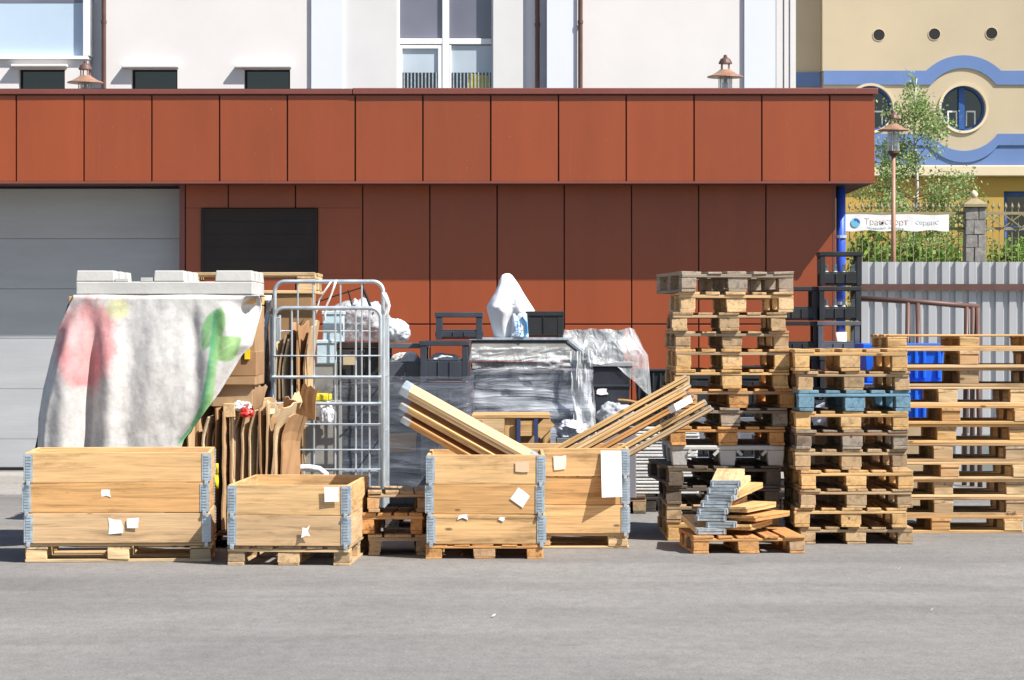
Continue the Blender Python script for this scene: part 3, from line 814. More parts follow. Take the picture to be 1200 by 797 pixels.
# ------------------------------------------------------------------ pallets
FRESH = (.58, .375, .17); PALE = (.62, .45, .255); ORANGE = (.52, .275, .105); GREY = (.31, .26, .205); DARK = (.135, .11, .085); TANW = (.42, .30, .175); BLUEP = (.15, .27, .36); REDW = (.36, .16, .075)
def pallet_builder(w, d, h, var, nd=5):
    def B():
        rnd.seed(hash((w, d, var)) & 0xffff)
        r = thing('wooden_pallet', '', 'pallet')
        bt = .022 * h / .144; bh = h - 3 * bt
        bw = [.140, .098, .140, .098, .140] if w > .6 else [.09, .09, .09, .09]
        n = len(bw)
        xs = [-w/2 + bw[0]/2 + (w - bw[0]/2 - bw[-1]/2) * i / (n - 1) for i in range(n)]
        m = MB()
        for i, (x, b_) in enumerate(zip(xs, bw)):
            if 0 < i < n - 1: x += rnd.uniform(-.012, .012)
            e0, e1 = rnd.uniform(-.012, .010), rnd.uniform(-.010, .012)
            m.box(x - b_/2, x + b_/2, -d/2 + e0, d/2 + e1, h - bt + .0007, h - rnd.uniform(0, .003), .0025)
        m.build('deck', WY, r, bevel=.003)
        ys = [-d/2 + .072, 0, d/2 - .072] if d > .7 else [-d/2 + .05, 0, d/2 - .05]
        sw = .072 if d > .7 else .045
        for y in ys:
            MB().box(-w/2 + rnd.uniform(-.004, .004), w/2 + rnd.uniform(-.004, .004), y - sw, y + sw, h - 2*bt, h - bt - .0005, .0025).build('stringer_board', WX, r, bevel=.003)
        bx = [-w/2 + .052, 0, w/2 - .052] if w > .6 else [-w/2 + .04, w/2 - .04]
        for x in bx:
            hw = (.052 if x else .070) if w > .6 else .038
            for y in ys:
                s = rnd.uniform(-.006, .006)
                MB().box(x - hw + s, x + hw + s, y - sw + rnd.uniform(0, .008), y + sw - rnd.uniform(0, .006), bt + .0005, h - 2*bt - .0005, .003).build('block', WY, r, bevel=.003)
            hb = hw + (.0 if x else -.004)
            MB().box(x - hb, x + hb, -d/2 + rnd.uniform(-.008, .006), d/2, 0, bt, .002).build('runner', WY, r, bevel=.003)
        return r
    return B
def pallet(w, d, h, loc, rz, label, group, color, var=0, jit=.13):
    loc = (loc[0] + rnd.uniform(-.008, .008), loc[1] + rnd.uniform(-.015, .02), loc[2]); rz += R(rnd.uniform(-1.1, 1.1))
    return spawn(('pallet', w, d, h, var), pallet_builder(w, d, h, var), loc, rz, label, 'pallet', group, color, jit)
ORD = ['top', 'second', 'third', 'fourth', 'fifth', 'sixth', 'seventh', 'eighth', 'ninth', 'tenth', 'eleventh', 'twelfth', 'thirteenth', 'fourteenth']
def ordlab(i, n): return 'topmost' if i == 0 else ('lowest' if i == n - 1 else ORD[i] + ' from top')

# the tall stack (seen end-on)
Y0 = 1.74; s0 = sc(Y0)
tall = [(318, 785, 925, GREY, 5), (342, 798, 927, PALE, 1), (366, 794, 920, TANW, -1), (388, 793, 920, TANW, 0), (409, 795, 922, FRESH, .5), (433, 793, 921, FRESH, 0),
        (455.5, 795, 923, ORANGE, 3), (478, 788, 920, GREY, 2), (500, 786, 918, ORANGE, 1), (522, 788, 918, None, 0), (546, 775, 912, DARK, 3), (569, 785, 912, DARK, 0), (591, 785, 913, TANW, -1), (612.5, 784, 912, FRESH, 1)]  # grey and dark picks low down put the stack's shade into the wood colour
tw = {GREY: 'weathered grey', PALE: 'pale clean', TANW: 'tan worn', FRESH: 'light yellow', ORANGE: 'orange-brown', DARK: 'dark', BLUEP: 'faded blue', REDW: 'red-brown'}
for i, (yt, xl, xr, c, a) in enumerate(tall):
    yb_ = tall[i + 1][0] if i + 1 < len(tall) else 634
    z0, z1 = Z_(yb_, Y0), Z_(yt, Y0); h = z1 - z0
    if i == len(tall) - 1: z0 = 0.0; h = z1
    xc = X_((xl + xr) / 2, Y0)
    loc = (xc, Y0 + .6, z0)
    if c is None:
        # grey plastic pallet in the stack
        def gp():
            r = thing('plastic_pallet', '', 'pallet')
            m = MB(); m.box(-.40, .40, -.6, .6, h - .034, h - .001)
            m.build('deck', M['greyplastic'], r, bevel=.008)
            for x in (-.34, 0, .34):
                for y in (-.52, 0, .52):
                    m = MB(); m.hexa([(x-.05, y-.06, .0), (x+.05, y-.06, .0), (x+.05, y+.06, .0), (x-.05, y+.06, .0), (x-.062, y-.075, h-.0345), (x+.062, y-.075, h-.0345), (x+.062, y+.075, h-.0345), (x-.062, y+.075, h-.0345)])
                    m.build('foot', M['greyplastic'], r, bevel=.008)
            m = MB()
            for x in (-.17, .17):
                m.bar((x - .105, -.59, h - .0345), (x - .07, -.59, h - .07), .02, .03, (0, 1, 0)); m.bar((x + .105, -.59, h - .0345), (x + .07, -.59, h - .07), .02, .03, (0, 1, 0))
            m.build('brace', M['greyplastic'], r)
            return r
        spawn('plasticpallet', gp, loc, 0, 'grey plastic pallet with moulded feet halfway down the tall stack', 'pallet', 'pallets in the tall stack')
        continue
    pallet(.8, 1.2, round(h, 4), loc, R(a), '%s pallet in the tall stack under the vent-free red-brown wall, %s' % (tw[c], ordlab(i, 14)) if False else '%s wooden pallet, %s in the tallest stack' % (tw[c], ordlab(i, 14)), 'pallets in the tall stack', c, i % 3)
# shorter stack beside it
Y1 = 1.44; D1 = 1.0
near = [(409, 930, 1064, FRESH, 0), (435, 934, 1064, TANW, 0), (457.5, 936, 1063, BLUEP, .5), (482, 934, 1062, FRESH, 0), (504, 934, 1062, GREY, -.6), (526.5, 931, 1060, TANW, .6),
        (551, 937, 1066, FRESH, 0), (573, 939, 1067, TANW, .8), (595.5, 934, 1064, FRESH, -.5), (618, 941, 1066, TANW, 0)]
for i, (yt, xl, xr, c, a) in enumerate(near):
    yb_ = near[i + 1][0] if i + 1 < len(near) else 638
    z0, z1 = Z_(yb_, Y1), Z_(yt, Y1)
    if i == 9: z0 = 0.0
    pallet(.78, D1, round(z1 - z0, 4), (X_((xl + xr) / 2, Y1), Y1 + D1 / 2, z0), R(a), '%s wooden pallet, %s in the middle stack holding the blue pallet' % (tw[c], ordlab(i, 10)) if c is not BLUEP else 'faded blue painted pallet, third from top of the ten-high stack',
           'pallets in the ten-high stack', c, i % 3)
# long-side stack at the right edge
Y2 = 2.47
right = [(392, 1134, FRESH, .4), (408, 1136, PALE, 0), (431, 1135, TANW, 0), (453, 1111, PALE, .5), (475, 1115, FRESH, 0), (497, 1109, FRESH, -.4), (519.5, 1106, TANW, 0), (541.5, 1112, PALE, .5), (562, 1105, PALE, 0), (583, 1107, TANW, -.5), (604.5, 1103, FRESH, 0)]
for i, (yt, xm, c, a) in enumerate(right):
    yb_ = right[i + 1][0] if i + 1 < len(right) else 625
    z0, z1 = Z_(yb_, Y2), Z_(yt, Y2)
    if i == 10: z0 = 0.0
    pr_ = pallet(.8, 1.2, round(z1 - z0, 4), (X_(xm, Y2), Y2 + .4, z0), R(90 + a), '%s pallet, %s in the stack with long side out' % (tw[c], ordlab(i, 11)), 'pallets in the right-hand stack', c, (i + 1) % 3)
    if i == 9:
        ink = paint('burnt_stamp_ink', (.09, .05, .03), .8)
        q = text('EUR', .040, at(1180.5, 603.5, Y2 - .004), ink, pr_, 'stamp')
        q.location = pr_.matrix_basis.inverted() @ Vector(at(1180, 603.8, Y2 - .006)); q.rotation_euler = (R(90), 0, -pr_.rotation_euler.z); q['extra'] = 1
# ------------------------------------------------------------------ pallet collars
def collar_builder(w, d, h=.193, nb=1):
    def B():
        rnd.seed(hash((w, d)) & 0xffff)
        r = thing('pallet_collar', '', 'pallet collar'); t = .021
        for s in (-1, 1):
            MB().box(-w/2, w/2, s*d/2 - (t if s > 0 else 0), s*d/2 + (0 if s > 0 else t), .002, h, .0012).build('side_board', WX, r, bevel=.003)
            MB().box(s*w/2 - (t if s > 0 else 0), s*w/2 + (0 if s > 0 else t), -d/2 + t + .001, d/2 - t - .001, .002, h, .0012).build('end_board', WY, r, bevel=.003)
        for sx in (-1, 1):
            for sy in (-1, 1):
                m = MB(); L = .052; e = .0045
                def bx(x0, x1, y0, y1, z0, z1):
                    m.box(min(x0, x1), max(x0, x1), min(y0, y1), max(y0, y1), z0, z1)
                X0, Y0_ = sx * (w/2), sy * (d/2)
                bx(X0 + sx*e, X0 - sx*L, Y0_ + sy*.0012, Y0_ + sy*e, .008, h - .006)
                bx(X0 + sx*.0012, X0 + sx*e, Y0_, Y0_ - sy*L, .008, h - .006)
                for k in range(9):      # pressed ribs
                    z = .018 + k * .0185
                    bx(X0 - sx*.008, X0 - sx*(L - .012), Y0_ + sy*(e + .0002), Y0_ + sy*(e + .0045), z, z + .008)
                    bx(X0 + sx*(e + .0002), X0 + sx*(e + .0045), Y0_ - sy*.012, Y0_ - sy*(L - .012), z, z + .008)
                bx(X0 - sx*.012, X0 - sx*.035, Y0_ + sy*(e + .0002), Y0_ + sy*.012, -.022, .016)
                m.tube([(X0 - sx*.024, Y0_ + sy*.004, -.004), (X0 - sx*.024, Y0_ + sy*.020, -.004)], .012, 10)
                hh = m.build('hinge', M['zinc'], r); hh['fixed_colour'] = 1
        return r
    return B
def collar(w, d, loc, rz, label, group, color):
    return spawn(('collar', w, d), collar_builder(w, d), loc, rz, label, 'pallet collar', group, color, .09)
def stick(root, name, mat, pts, color=None):
    """A flat patch on a thing: world outline points, 1 mm thick."""
    mi = root.matrix_basis.inverted(); m = MB(); n = len(pts)
    P = [Vector(p) for p in pts]
    m.v = [mi @ p for p in P] + [mi @ (p + Vector((0, -.0015, 0))) for p in P]
    m.f = [list(range(n, 2 * n))] + [[i, (i + 1) % n, n + (i + 1) % n, n + i] for i in range(n)]
    o = m.build(name, mat, root, origin=(0, 0, 0), color=color); o['extra'] = 1; o['fixed_colour'] = 1; return o
def patch(root, x0, y0, x1, y1, Yf, mat=None, jag=1.5, name='paper_label', tilt=0):
    pts = []; cxx, cyy_ = (x0 + x1) / 2, (y0 + y1) / 2
    ring = [(x0, y0), ((x0+x1)/2, y0), (x1, y0), (x1, (y0+y1)/2), (x1, y1), ((x0+x1)/2, y1), (x0, y1), (x0, (y0+y1)/2)]
    for x, y in ring[::-1]:
        dx, dy = x - cxx + rnd.uniform(-jag, jag), y - cyy_ + rnd.uniform(-jag, jag)
        ca, sa = math.cos(tilt), math.sin(tilt)
        pts.append(at(cxx + dx * ca - dy * sa, cyy_ + dx * sa + dy * ca, Yf))
    return stick(root, name, mat or M['paper'], pts)
CW = (.61, .395, .19); CW2 = (.56, .33, .14); CW3 = (.50, .345, .195)
# crate 1, left: long side out
YA = 0.0; xa = X_(136.5, YA)
pallet(.8, 1.19, .12, (xa - .03, YA + .43, 0), R(94), 'pale pallet under the three-collar box at the left edge', 'pallets under the collar boxes', PALE, 0)
nm = ['lowest', 'middle', 'topmost']
for k in range(3):
    c = collar(1.18, .8, (xa - .03 + (.004, -.006, .003)[k], YA + .43, .1205 + .195 * k), R((4.1, 3.8, 4.2)[k]), '%s wooden collar of the wide box below the hanging cloth' % nm[k], 'collars of the wide left box', (CW3, CW2, CW)[k])
    if k == 0: patch(c, 128, 608, 143, 626, YA + .025); patch(c, 149, 608, 162, 619, YA + .025)
    if k == 1: patch(c, 119, 573, 130, 582, YA + .025)
# crate 2: short side out, turned a little
YB = -.21; a2 = R(-2.6); cxb = X_(338.5, YB); n2 = Vector((math.sin(-a2), math.cos(a2), 0))
cb = Vector((cxb, YB, 0)) + Vector((-math.sin(a2) * .6, math.cos(a2) * .6, 0))
pallet(.78, 1.2, .122, tuple(cb), a2, 'brown pallet under the low two-collar box', 'pallets under the collar boxes', TANW, 1)
for k in range(2):
    c = collar(.77, 1.2, (cb.x, cb.y, .1225 + .195 * k), a2, '%s wooden collar of the low box before the wire cage' % ('lower', 'upper')[k], 'collars of the low box', (CW3, CW)[k])
    if k == 1: patch(c, 380, 571, 397, 588, YB - .03, jag=.6)
    else: patch(c, 354, 617, 362, 629, YB - .025, jag=2)
# crate 3, centre
YC = .28; xc3 = X_(569, YC); W3, D3 = .766, .78
pallet(W3, D3, .095, (xc3, YC + D3/2, 0), 0, 'orange-brown pallet under the narrow three-collar box in the centre', 'pallets under the collar boxes', ORANGE, 2)
for k in range(3):
    c = collar(W3, D3, (xc3 + (.003, -.004, 0)[k], YC + D3/2, .0955 + .195 * k), R((.3, -.2, .2)[k]), '%s wooden collar of the narrow box with a diamond paper label' % nm[k] if k == 1 else '%s wooden collar of the narrow centre box' % nm[k], 'collars of the narrow centre box', (CW, CW2, CW)[k])
    if k == 1: patch(c, 601, 575, 619, 591, YC - .005, jag=.7, tilt=.6)
    if k == 0: patch(c, 537, 603, 548, 608, YC - .005); patch(c, 585, 605, 592, 610, YC - .005)
    if k == 2: patch(c, 604, 541, 620, 553, YC - .005, paint('faded_label', (.68, .50, .33), .8), .5)
# crate 4, behind on the right
YD = 1.09; xd = X_(737, YD) - .6
pallet(.8, 1.2, .10, (xd, YD + .4, 0), R(90), 'yellowish pallet under the box with the hanging white paper', 'pallets under the collar boxes', PALE, 2)
for k in range(3):
    c = collar(1.2, .8, (xd, YD + .4 + (0, .008, 0)[k], .1005 + .195 * k), R((.2, .1, -.2)[k]), '%s wooden collar of the box behind, beside the white sheets' % nm[k], 'collars of the rear box', (CW, CW2, CW)[k])
    if k == 2:
        patch(c, 651, 535, 663, 551, YD - .005, paint('torn_label', (.74, .68, .62), .8), 2.5)
        hp = MB(); hp.grid(6, 10, lambda u, v: (X_(704 + 24 * u + v * 1.0, YD), YD - .012 - .07 * (v ** 1.3) * (1 - .9 * u), Z_(528 + 54 * v, YD)))
        mi = c.matrix_basis.inverted(); hp.v = [mi @ v for v in hp.v]
        o = hp.build('hanging_paper', M['paper'], c, origin=(0, 0, 0), solid=.001); o['extra'] = 1

# folded collars
def folded_builder(L, w, t):
    def B():
        rnd.seed(int(L * 100) + int(t * 1000))
        r = thing('folded_collar', '', 'folded collar')
        for k in range(2):
            z = k * t / 2
            MB().box(-L/2, L/2, -w/2, w/2, z + .0012, z + t/2 - .0012, .0015).build('board', WX, r, bevel=.002)
        for s in (-1, 1):
            m = MB(); x = s * L / 2
            m.box(min(x, x - s*.06), max(x, x - s*.06), -w/2 - .004, -w/2 - .0005, .002, t - .002)
            m.box(min(x + s*.001, x + s*.006), max(x + s*.001, x + s*.006), -w/2, w/2, .002, t - .002)
            m.box(min(x, x - s*.05), max(x, x - s*.05), -w/2 + .004, w/2 - .004, t - .0008, t + .002)
            for q in range(4): m.tube([(x - s*(.0), -w/2 + .02 + q*(w - .04)/3, t*.1), (x - s*(.0), -w/2 + .02 + q*(w - .04)/3, t*.9)], .007, 6)
            hh = m.build('hinge', M['zinc'], r); hh['fixed_colour'] = 1
        return r
    return B
def place_folded(p_up, p_low, roll, L, w, t, label, group, color, key):
    """long axis from the low end to the raised end, rolled so its face tips to the viewer"""
    up = Vector(p_up); lo = Vector(p_low); d = (lo - up).normalized()
    o = spawn(('folded', key), folded_builder(L, w, t), (0, 0, 0), 0, label, 'folded collar', group, color, .10)
    ax = d; side = Vector((0, 1, 0)); side = (side - ax * side.dot(ax)).normalized(); nz = ax.cross(side)
    if nz.z < 0: nz = -nz; side = -side
    m3 = Matrix((ax, nz.cross(ax), nz)).transposed()
    m3 = m3 @ Matrix.Rotation(roll, 3, 'X')
    o.rotation_euler = m3.to_euler(); o.location = up + ax * (L / 2)
    return o
lb = ['top', 'middle', 'bottom']
YL = .62
for k in range(3):
    dx, dy = (0, 17.5, 34)[k], 0
    up = at(470 + (0, 0, 2)[k], 458 + (0, 17, 33)[k], YL); lo = at(470 + 135, 458 + 75 + (0, 17, 33)[k], YL)
    place_folded(up, lo, R(14), 1.0, .195, .054 if k == 0 else .042, '%s folded collar of the bundle slanting out of the narrow box to the left' % lb[k], 'folded collars leaning left', (PALE, FRESH, ORANGE)[k], 'L0' if k == 0 else 'L')
YR = 1.45
rb = [(0, 0, FRESH), (3, 9, PALE), (-2, 17, FRESH), (8, 23, ORANGE), (22, 29, FRESH), (28, 36, TANW)]
bl = ['topmost', 'second', 'third', 'fourth', 'fifth', 'lowest']
for k, (dx, dy, c) in enumerate(rb):
    up = at(806 + dx, 446 + dy, YR + .02 * (k % 2)); lo = at(806 + dx - 130, 446 + dy + 72, YR)
    o = place_folded(up, lo, R(6), 1.25, .19, .040, '%s folded collar of the bundle slanting out of the rear box to the right' % bl[k], 'folded collars leaning right', c, 'R')
    if k == 3:
        tg = MB(); tg.grid(5, 4, lambda u, v: at(783 + 26 * u + 3 * v, 477 - 14 * u + 8 * v, YR - .13 - .02 * math.sin(u * 5)))
        tag(tg.build('paper_tag', M['paper'], origin=at(795, 480, YR - .13), solid=.002), 'white paper tag on the bundle slanting to the right', 'paper')
# small pallet in front of the tall stack, with a fanned pile of folded collars
YS = .68; xs_ = X_(875, YS)
pallet(.75, .74, .118, (xs_, YS + .37, 0), R(3.5), 'small orange pallet carrying the fanned folded collars', 'low pallets in front', ORANGE, 1)
zc = .1185
def flat_builder():
    r = thing('folded_collar', '', 'folded collar'); w, L, t = .195, .62, .041
    rnd.seed(5)
    for k in range(2): MB().box(-w/2, w/2, 0, L, k*t/2 + .001, (k+1)*t/2 - .001, .0015).build('board', WY, r, bevel=.002)
    m = MB()
    for k in range(2): m.box(-w/2 + .002, w/2 - .002, -.006, -.001, k*t/2 + .003, (k+1)*t/2 - .003)
    m.box(-w/2 - .004, -w/2 - .0005, -.004, .07, .003, t - .003).box(w/2 + .0005, w/2 + .004, -.004, .07, .003, t - .003).box(-w/2, w/2, -.004, .05, t - .0008, t + .001)
    m.tube([(-w/2 + .012, -.007, .004), (-w/2 + .012, -.007, t - .004)], .006, 6).tube([(w/2 - .012, -.007, .004), (w/2 - .012, -.007, t - .004)], .006, 6)
    hh = m.build('hinge', M['zinc'], r); hh['fixed_colour'] = 1
    return r
def bare_builder():
    r = thing('folded_collar', '', 'folded collar'); w, L, t = .195, .60, .041
    rnd.seed(6)
    for k in range(2): MB().box(-w/2, w/2, 0, L + .03 * k, k*t/2 + .001, (k+1)*t/2 - .001, .002).build('board', WY, r, bevel=.002)
    return r
fan = [(834, 6, PALE), (846, -12, PALE), (834, -8, FRESH), (836, -18, PALE), (840, -10, PALE), (845, -24, FRESH), (848, -14, PALE), (852, -8, PALE)]
fl = ['lowest', 'second from bottom', 'third from bottom', 'fourth from bottom', 'fifth from bottom', 'sixth from bottom', 'second from top', 'topmost']
for k, (x, a, c) in enumerate(fan):
    spawn('flatcollar', flat_builder, (X_(x, YS), YS + .05 + .012 * k, zc + .004 + .0445 * k), R(a), '%s folded collar of the pile fanned on the small pallet' % fl[k], 'folded collar', 'folded collars piled on the small pallet', c, .08, rx=R(5))
fan2 = [(862, -19, FRESH, 1), (868, -28, ORANGE, 2), (858, -24, FRESH, 3)]
for k, (x, a, c, lv) in enumerate(fan2):
    o = spawn('barecollar', bare_builder, (X_(x, YS) + .02 + .60 * math.sin(R(-a)), YS + .10 + .60 * math.cos(R(a)), zc + .03 + .060 * k), R(a + 180), '%s loose folded collar behind the fanned pile' % ('lowest', 'middle', 'upper')[k], 'folded collar', 'loose folded collars', c, .08)
# small pallets between the two middle boxes
YP = .52
for k in range(3):
    z0 = .142 * k
    pallet(.40, .60, .140, (X_(463 + (0, -2, 1)[k], YP) , YP + .33, z0), R((3, -2, 5)[k]), '%s small brown pallet in the low pile beside the narrow box' % ('lowest', 'middle', 'top')[k], 'small pallets in the low pile', (TANW, ORANGE, TANW)[k], k)

# ------------------------------------------------------------------ plastic crates
BLK = (.026, .027, .029); GRYC = (.095, .105, .125); DGR = (.042, .05, .068)
def crate_builder(w, d, h, band=.42):
    def B():
        r = thing('plastic_crate', '', 'crate'); t = .018; m = MB()
        hb = h * band
        m.box(-w/2 + .01, w/2 - .01, -d/2 + .01, d/2 - .01, .004, .018)
        for s in (-1, 1):
            y0, y1 = sorted((s*d/2, s*(d/2 - t))); x0, x1 = sorted((s*w/2, s*(w/2 - t)))
            m.box(-w/2 + t + .0005, w/2 - t - .0005, y0, y1, .02, hb); m.box(x0, x1, -d/2 + t + .0005, d/2 - t - .0005, .02, hb)
            for sx in (-1, 1):
                a, b_ = sorted((sx*w/2, sx*(w/2 - .045))); c, e = sorted((s*d/2 + s*.003, s*(d/2 - .045)))
                m.box(a, b_, c, e, 0, h - .045)
            n = max(2, int((w - .12) / .075))
            for k in range(1, n):
                x = -w/2 + .05 + (w - .1) * k / n; ya, yb_ = sorted((s*(d/2 + .0005), s*(d/2 + .009))); m.box(x - .004, x + .004, ya, yb_, .022, hb - .002)
            n = max(2, int((d - .12) / .075))
            for k in range(1, n):
                y = -d/2 + .05 + (d - .1) * k / n; xa_, xb_ = sorted((s*(w/2 + .0005), s*(w/2 + .009))); m.box(xa_, xb_, y - .004, y + .004, .022, hb - .002)
        m.build('body', M['plastic'], r, bevel=.003)
        m = MB()
        for s in (-1, 1):
            y0, y1 = sorted((s*(d/2 + .008), s*(d/2 - .03))); x0, x1 = sorted((s*(w/2 + .008), s*(w/2 - .03)))
            m.box(-w/2 - .008, w/2 + .008, y0, y1, h - .044, h - .006); m.box(x0, x1, -d/2 + .031, d/2 - .031, h - .044, h - .006)
            m.box(-w/2 + .046, w/2 - .046, *sorted((s*(d/2 - .002), s*(d/2 - .014))), hb + .0005, hb + .012)
        m.build('rim', M['plastic'], r, bevel=.004)
        return r
    return B
def crate(w, d, h, x, Yf, z, label, group, color, rz=0.0, band=.42):
    return spawn(('crate', w, d, h, band), crate_builder(w, d, h, band), (x, Yf + d/2, z), rz, label, 'crate', group, color, .12)

# bottle crates by the warehouse corner
YQ = 7.0
hq = (Z_(294, YQ)) / 7.0
nmq = ['lowest', 'sixth from top', 'fifth from top', 'fourth from top', 'third from top', 'second from top', 'topmost']
crB = []
for k in range(7):
    crB.append(crate(.375, .30, round(hq - .002, 4), X_(985 + (0, 1, -1, 0, -2, -1, 1)[k], YQ), YQ, hq * k, '%s black bottle crate in the column before the blue downpipe' % nmq[k], 'bottle crates before the blue pipe', (GRYC if k == 4 else BLK), R((0, 1, -1, 1, 0, 1.5, -1)[k]), .36))
for k in range(6):
    crate(.375, .30, round(hq - .002, 4), X_(934 + (0, 1, -1, 0, 2, 0)[k], YQ), YQ + .05, hq * k, '%s black bottle crate in the column half behind the tall pallets' % (nmq[:1] + nmq[2:])[k], 'bottle crates behind the tall pallets', BLK, R((0, 1, -1, 1, 0, 1.5)[k]), .36)
def bottle_b():
    m = MB().lathe((0, 0, 0), [(.028, 0), (.030, .01), (.030, .10), (.016, .125), (.014, .155), (.016, .157), (.016, .175)], 10)
    return m.build('bottle', M['softplastic'], smooth=True)
kk = 0
for lv, wd in ((6, 'topmost crate'), (5, 'second crate')):
    for j in range(4):
        ps = ('leftmost', 'second from left', 'third from left', 'rightmost')[j]
        o = spawn('bottle', bottle_b, (X_(985, YQ) - .12 + j * .08, YQ + .075, hq * lv + .019), 0, '%s pale bottle in the %s before the blue downpipe' % (ps, wd), 'bottle', 'bottles in the crate column'); o.color = (.55, .56, .52, 1)
# crates behind the wire cage and beside it
def column(x, Yf, w, d, n, ztop, z0, base_lab, group, color, band=.42, rz=0):
    h = (ztop - z0) / n; out = []
    for k in range(n):
        nmk = 'topmost' if k == n - 1 else ('lowest' if k == 0 else ORD[n - 1 - k] + ' from top')
        out.append(crate(w, d, round(h - .003, 4), x + rnd.uniform(-.006, .006), Yf, z0 + h * k, '%s %s' % (nmk, base_lab), group, color, rz + R(rnd.uniform(-1, 1)), (.5 if band == .66 else band) if k == n - 1 else max(band, .89)))
    return out
def bpal(x, Yf, w, d, label, color=DARK): pallet(w, d, .144, (x, Yf + d/2, 0), 0, label, 'pallets under the plastic crates', color, 1)
YK = 3.3
bpal(X_(410, YK), YK, .80, .62, 'dark pallet under the crates behind the wire cage')
column(X_(413, YK), YK + .02, .44, .58, 4, Z_(400, YK), .146, 'black crate in the column behind the wire cage', 'crates behind the wire cage', BLK, .8)
YQ2, YR2 = 3.15, 2.95
bpal(X_(505, YR2), YR2, .70, .62, 'dark pallet under the film-wrapped grey crates')
cq = column(X_(474, YQ2), YQ2, .33, .40, 4, Z_(401, YQ2), .146, 'grey crate in the column right of the wire cage', 'grey crates right of the wire cage', GRYC, .66)
cr_ = column(X_(521, YR2), YR2, .36, .40, 4, Z_(398, YR2), .146, 'dark grey crate in the column behind the left-slanting collars', 'dark crates behind the slanting collars', DGR, .66)
patch(cq[1], 453, 508, 488, 530, YQ2 - .012, paint('cardboard_sign', (.50, .33, .19), .85), .6, 'cardboard_sign')

def film_shell(x0, x1, y0, y1, z0, z1, seed, amp=.014, nu=90, nv=30, top=True, r=.05):
    m = MB(); rs = Vector((seed, seed * 1.7, 0))
    per = []
    for (cx_, cy_, a0) in ((x1 - r, y1 - r, 0), (x0 + r, y1 - r, 90), (x0 + r, y0 + r, 180), (x1 - r, y0 + r, 270)):
        for k in range(4): t = R(a0 + 30 * k); per.append(Vector((cx_ + r * math.cos(t), cy_ + r * math.sin(t), 0)))
    per.append(per[0]); ln = [0]
    for i in range(len(per) - 1): ln.append(ln[-1] + (per[i+1] - per[i]).length)
    def P(u):
        q = u * ln[-1]
        for i in range(len(per) - 1):
            if q <= ln[i+1] + 1e-9: return per[i].lerp(per[i+1], (q - ln[i]) / max(1e-9, ln[i+1] - ln[i]))
        return per[-1]
    c = Vector(((x0+x1)/2, (y0+y1)/2, 0))
    def fn(u, v):
        p = P(u % 1.0); z = z0 + (z1 - z0) * v
        n_ = noise.fractal(Vector((p.x * 2.2, p.y * 2.2, z * 9)) + rs, .8, 2, 4) * amp
        d = (p - c); k = 1 + n_ / max(.1, d.length)
        if top and v > .93: k *= 1 - (v - .93) / .07 * .22; z = z0 + (z1 - z0) * (.93 + (v - .93) * .35)
        q = c + d * k
        z += noise.noise(Vector((p.x * 3, p.y * 3, seed))) * .03 * (v in (0.0, 1.0))
        return (q.x, q.y, z)
    m.grid(nu, nv, fn, True); return m
fo = film_shell(X_(382, 2.93), X_(553, 2.93), 2.90, 3.96, Z_(572, 2.93), Z_(440, 2.93), 4.0, .012, top=False).build('stretch_film', M['film_dark'], origin=(X_(500, 2.93), 3.2, .2), smooth=True)
tag(fo, 'smoky stretch film wound round the grey crate columns beside the cage', 'plastic film')
def lump(name, c, rad, seed, mat, label, cat, color=None, amp=.35, group=None, crease=2.4, flat=True):
    m = MB(); nu, nv = 72, 44
    def fn(u, v):
        t = 2 * math.pi * u; ph = math.pi * (v - .5)
        d = Vector((math.cos(ph) * math.cos(t), math.cos(ph) * math.sin(t), math.sin(ph)))
        k = 1 + amp * (noise.noise(d * 1.5 + Vector((seed, seed, seed))) + .55 * abs(noise.noise(d * 3.2 + Vector((seed, 3, seed)))) - .45 * abs(noise.noise(d * 6.5 + Vector((3, seed, 1)))) + .25 * abs(noise.noise(d * 14)))
        z = d.z * rad[2] * k
        if flat: z = max(z, -rad[2] * .8)
        return (c[0] + d.x * rad[0] * k, c[1] + d.y * rad[1] * k, c[2] + rad[2] * .8 + z)
    m.grid(nu, nv, fn, True)
    o = m.build(name, mat, origin=c, smooth=True, color=color); tag(o, label, cat, group); return o
# wrapped tray stack in the middle
YW = 4.0
bpal(X_(622, YW), YW, .98, .72, 'dark pallet under the big film-wrapped crate block')
wx0, wx1 = X_(552, YW), X_(690, YW); wz0, wz1 = .147, Z_(424, YW)
nwr = 5; hh_ = (wz1 - wz0) / nwr
for k in range(nwr):
    for j in range(2):
        crate(.455, .62, round(hh_ - .003, 4), wx0 + .235 + j * .468, YW + .04, wz0 + hh_ * k, '%s crate in the %s column inside the big film-wrapped block' % (('lowest', 'second', 'middle', 'fourth', 'topmost')[k], ('left', 'right')[j]), 'crates in the big wrapped block', DGR, 0, .66)
fo = film_shell(wx0 - .02, wx1 + .02, YW + .01, YW + .69, .18, wz1 + .01, 9.0, .026, 110, 40).build('stretch_film', M['film'], origin=((wx0+wx1)/2, YW + .35, .18), smooth=True)
tag(fo, 'clear creased stretch film round the big dark crate block', 'plastic film')
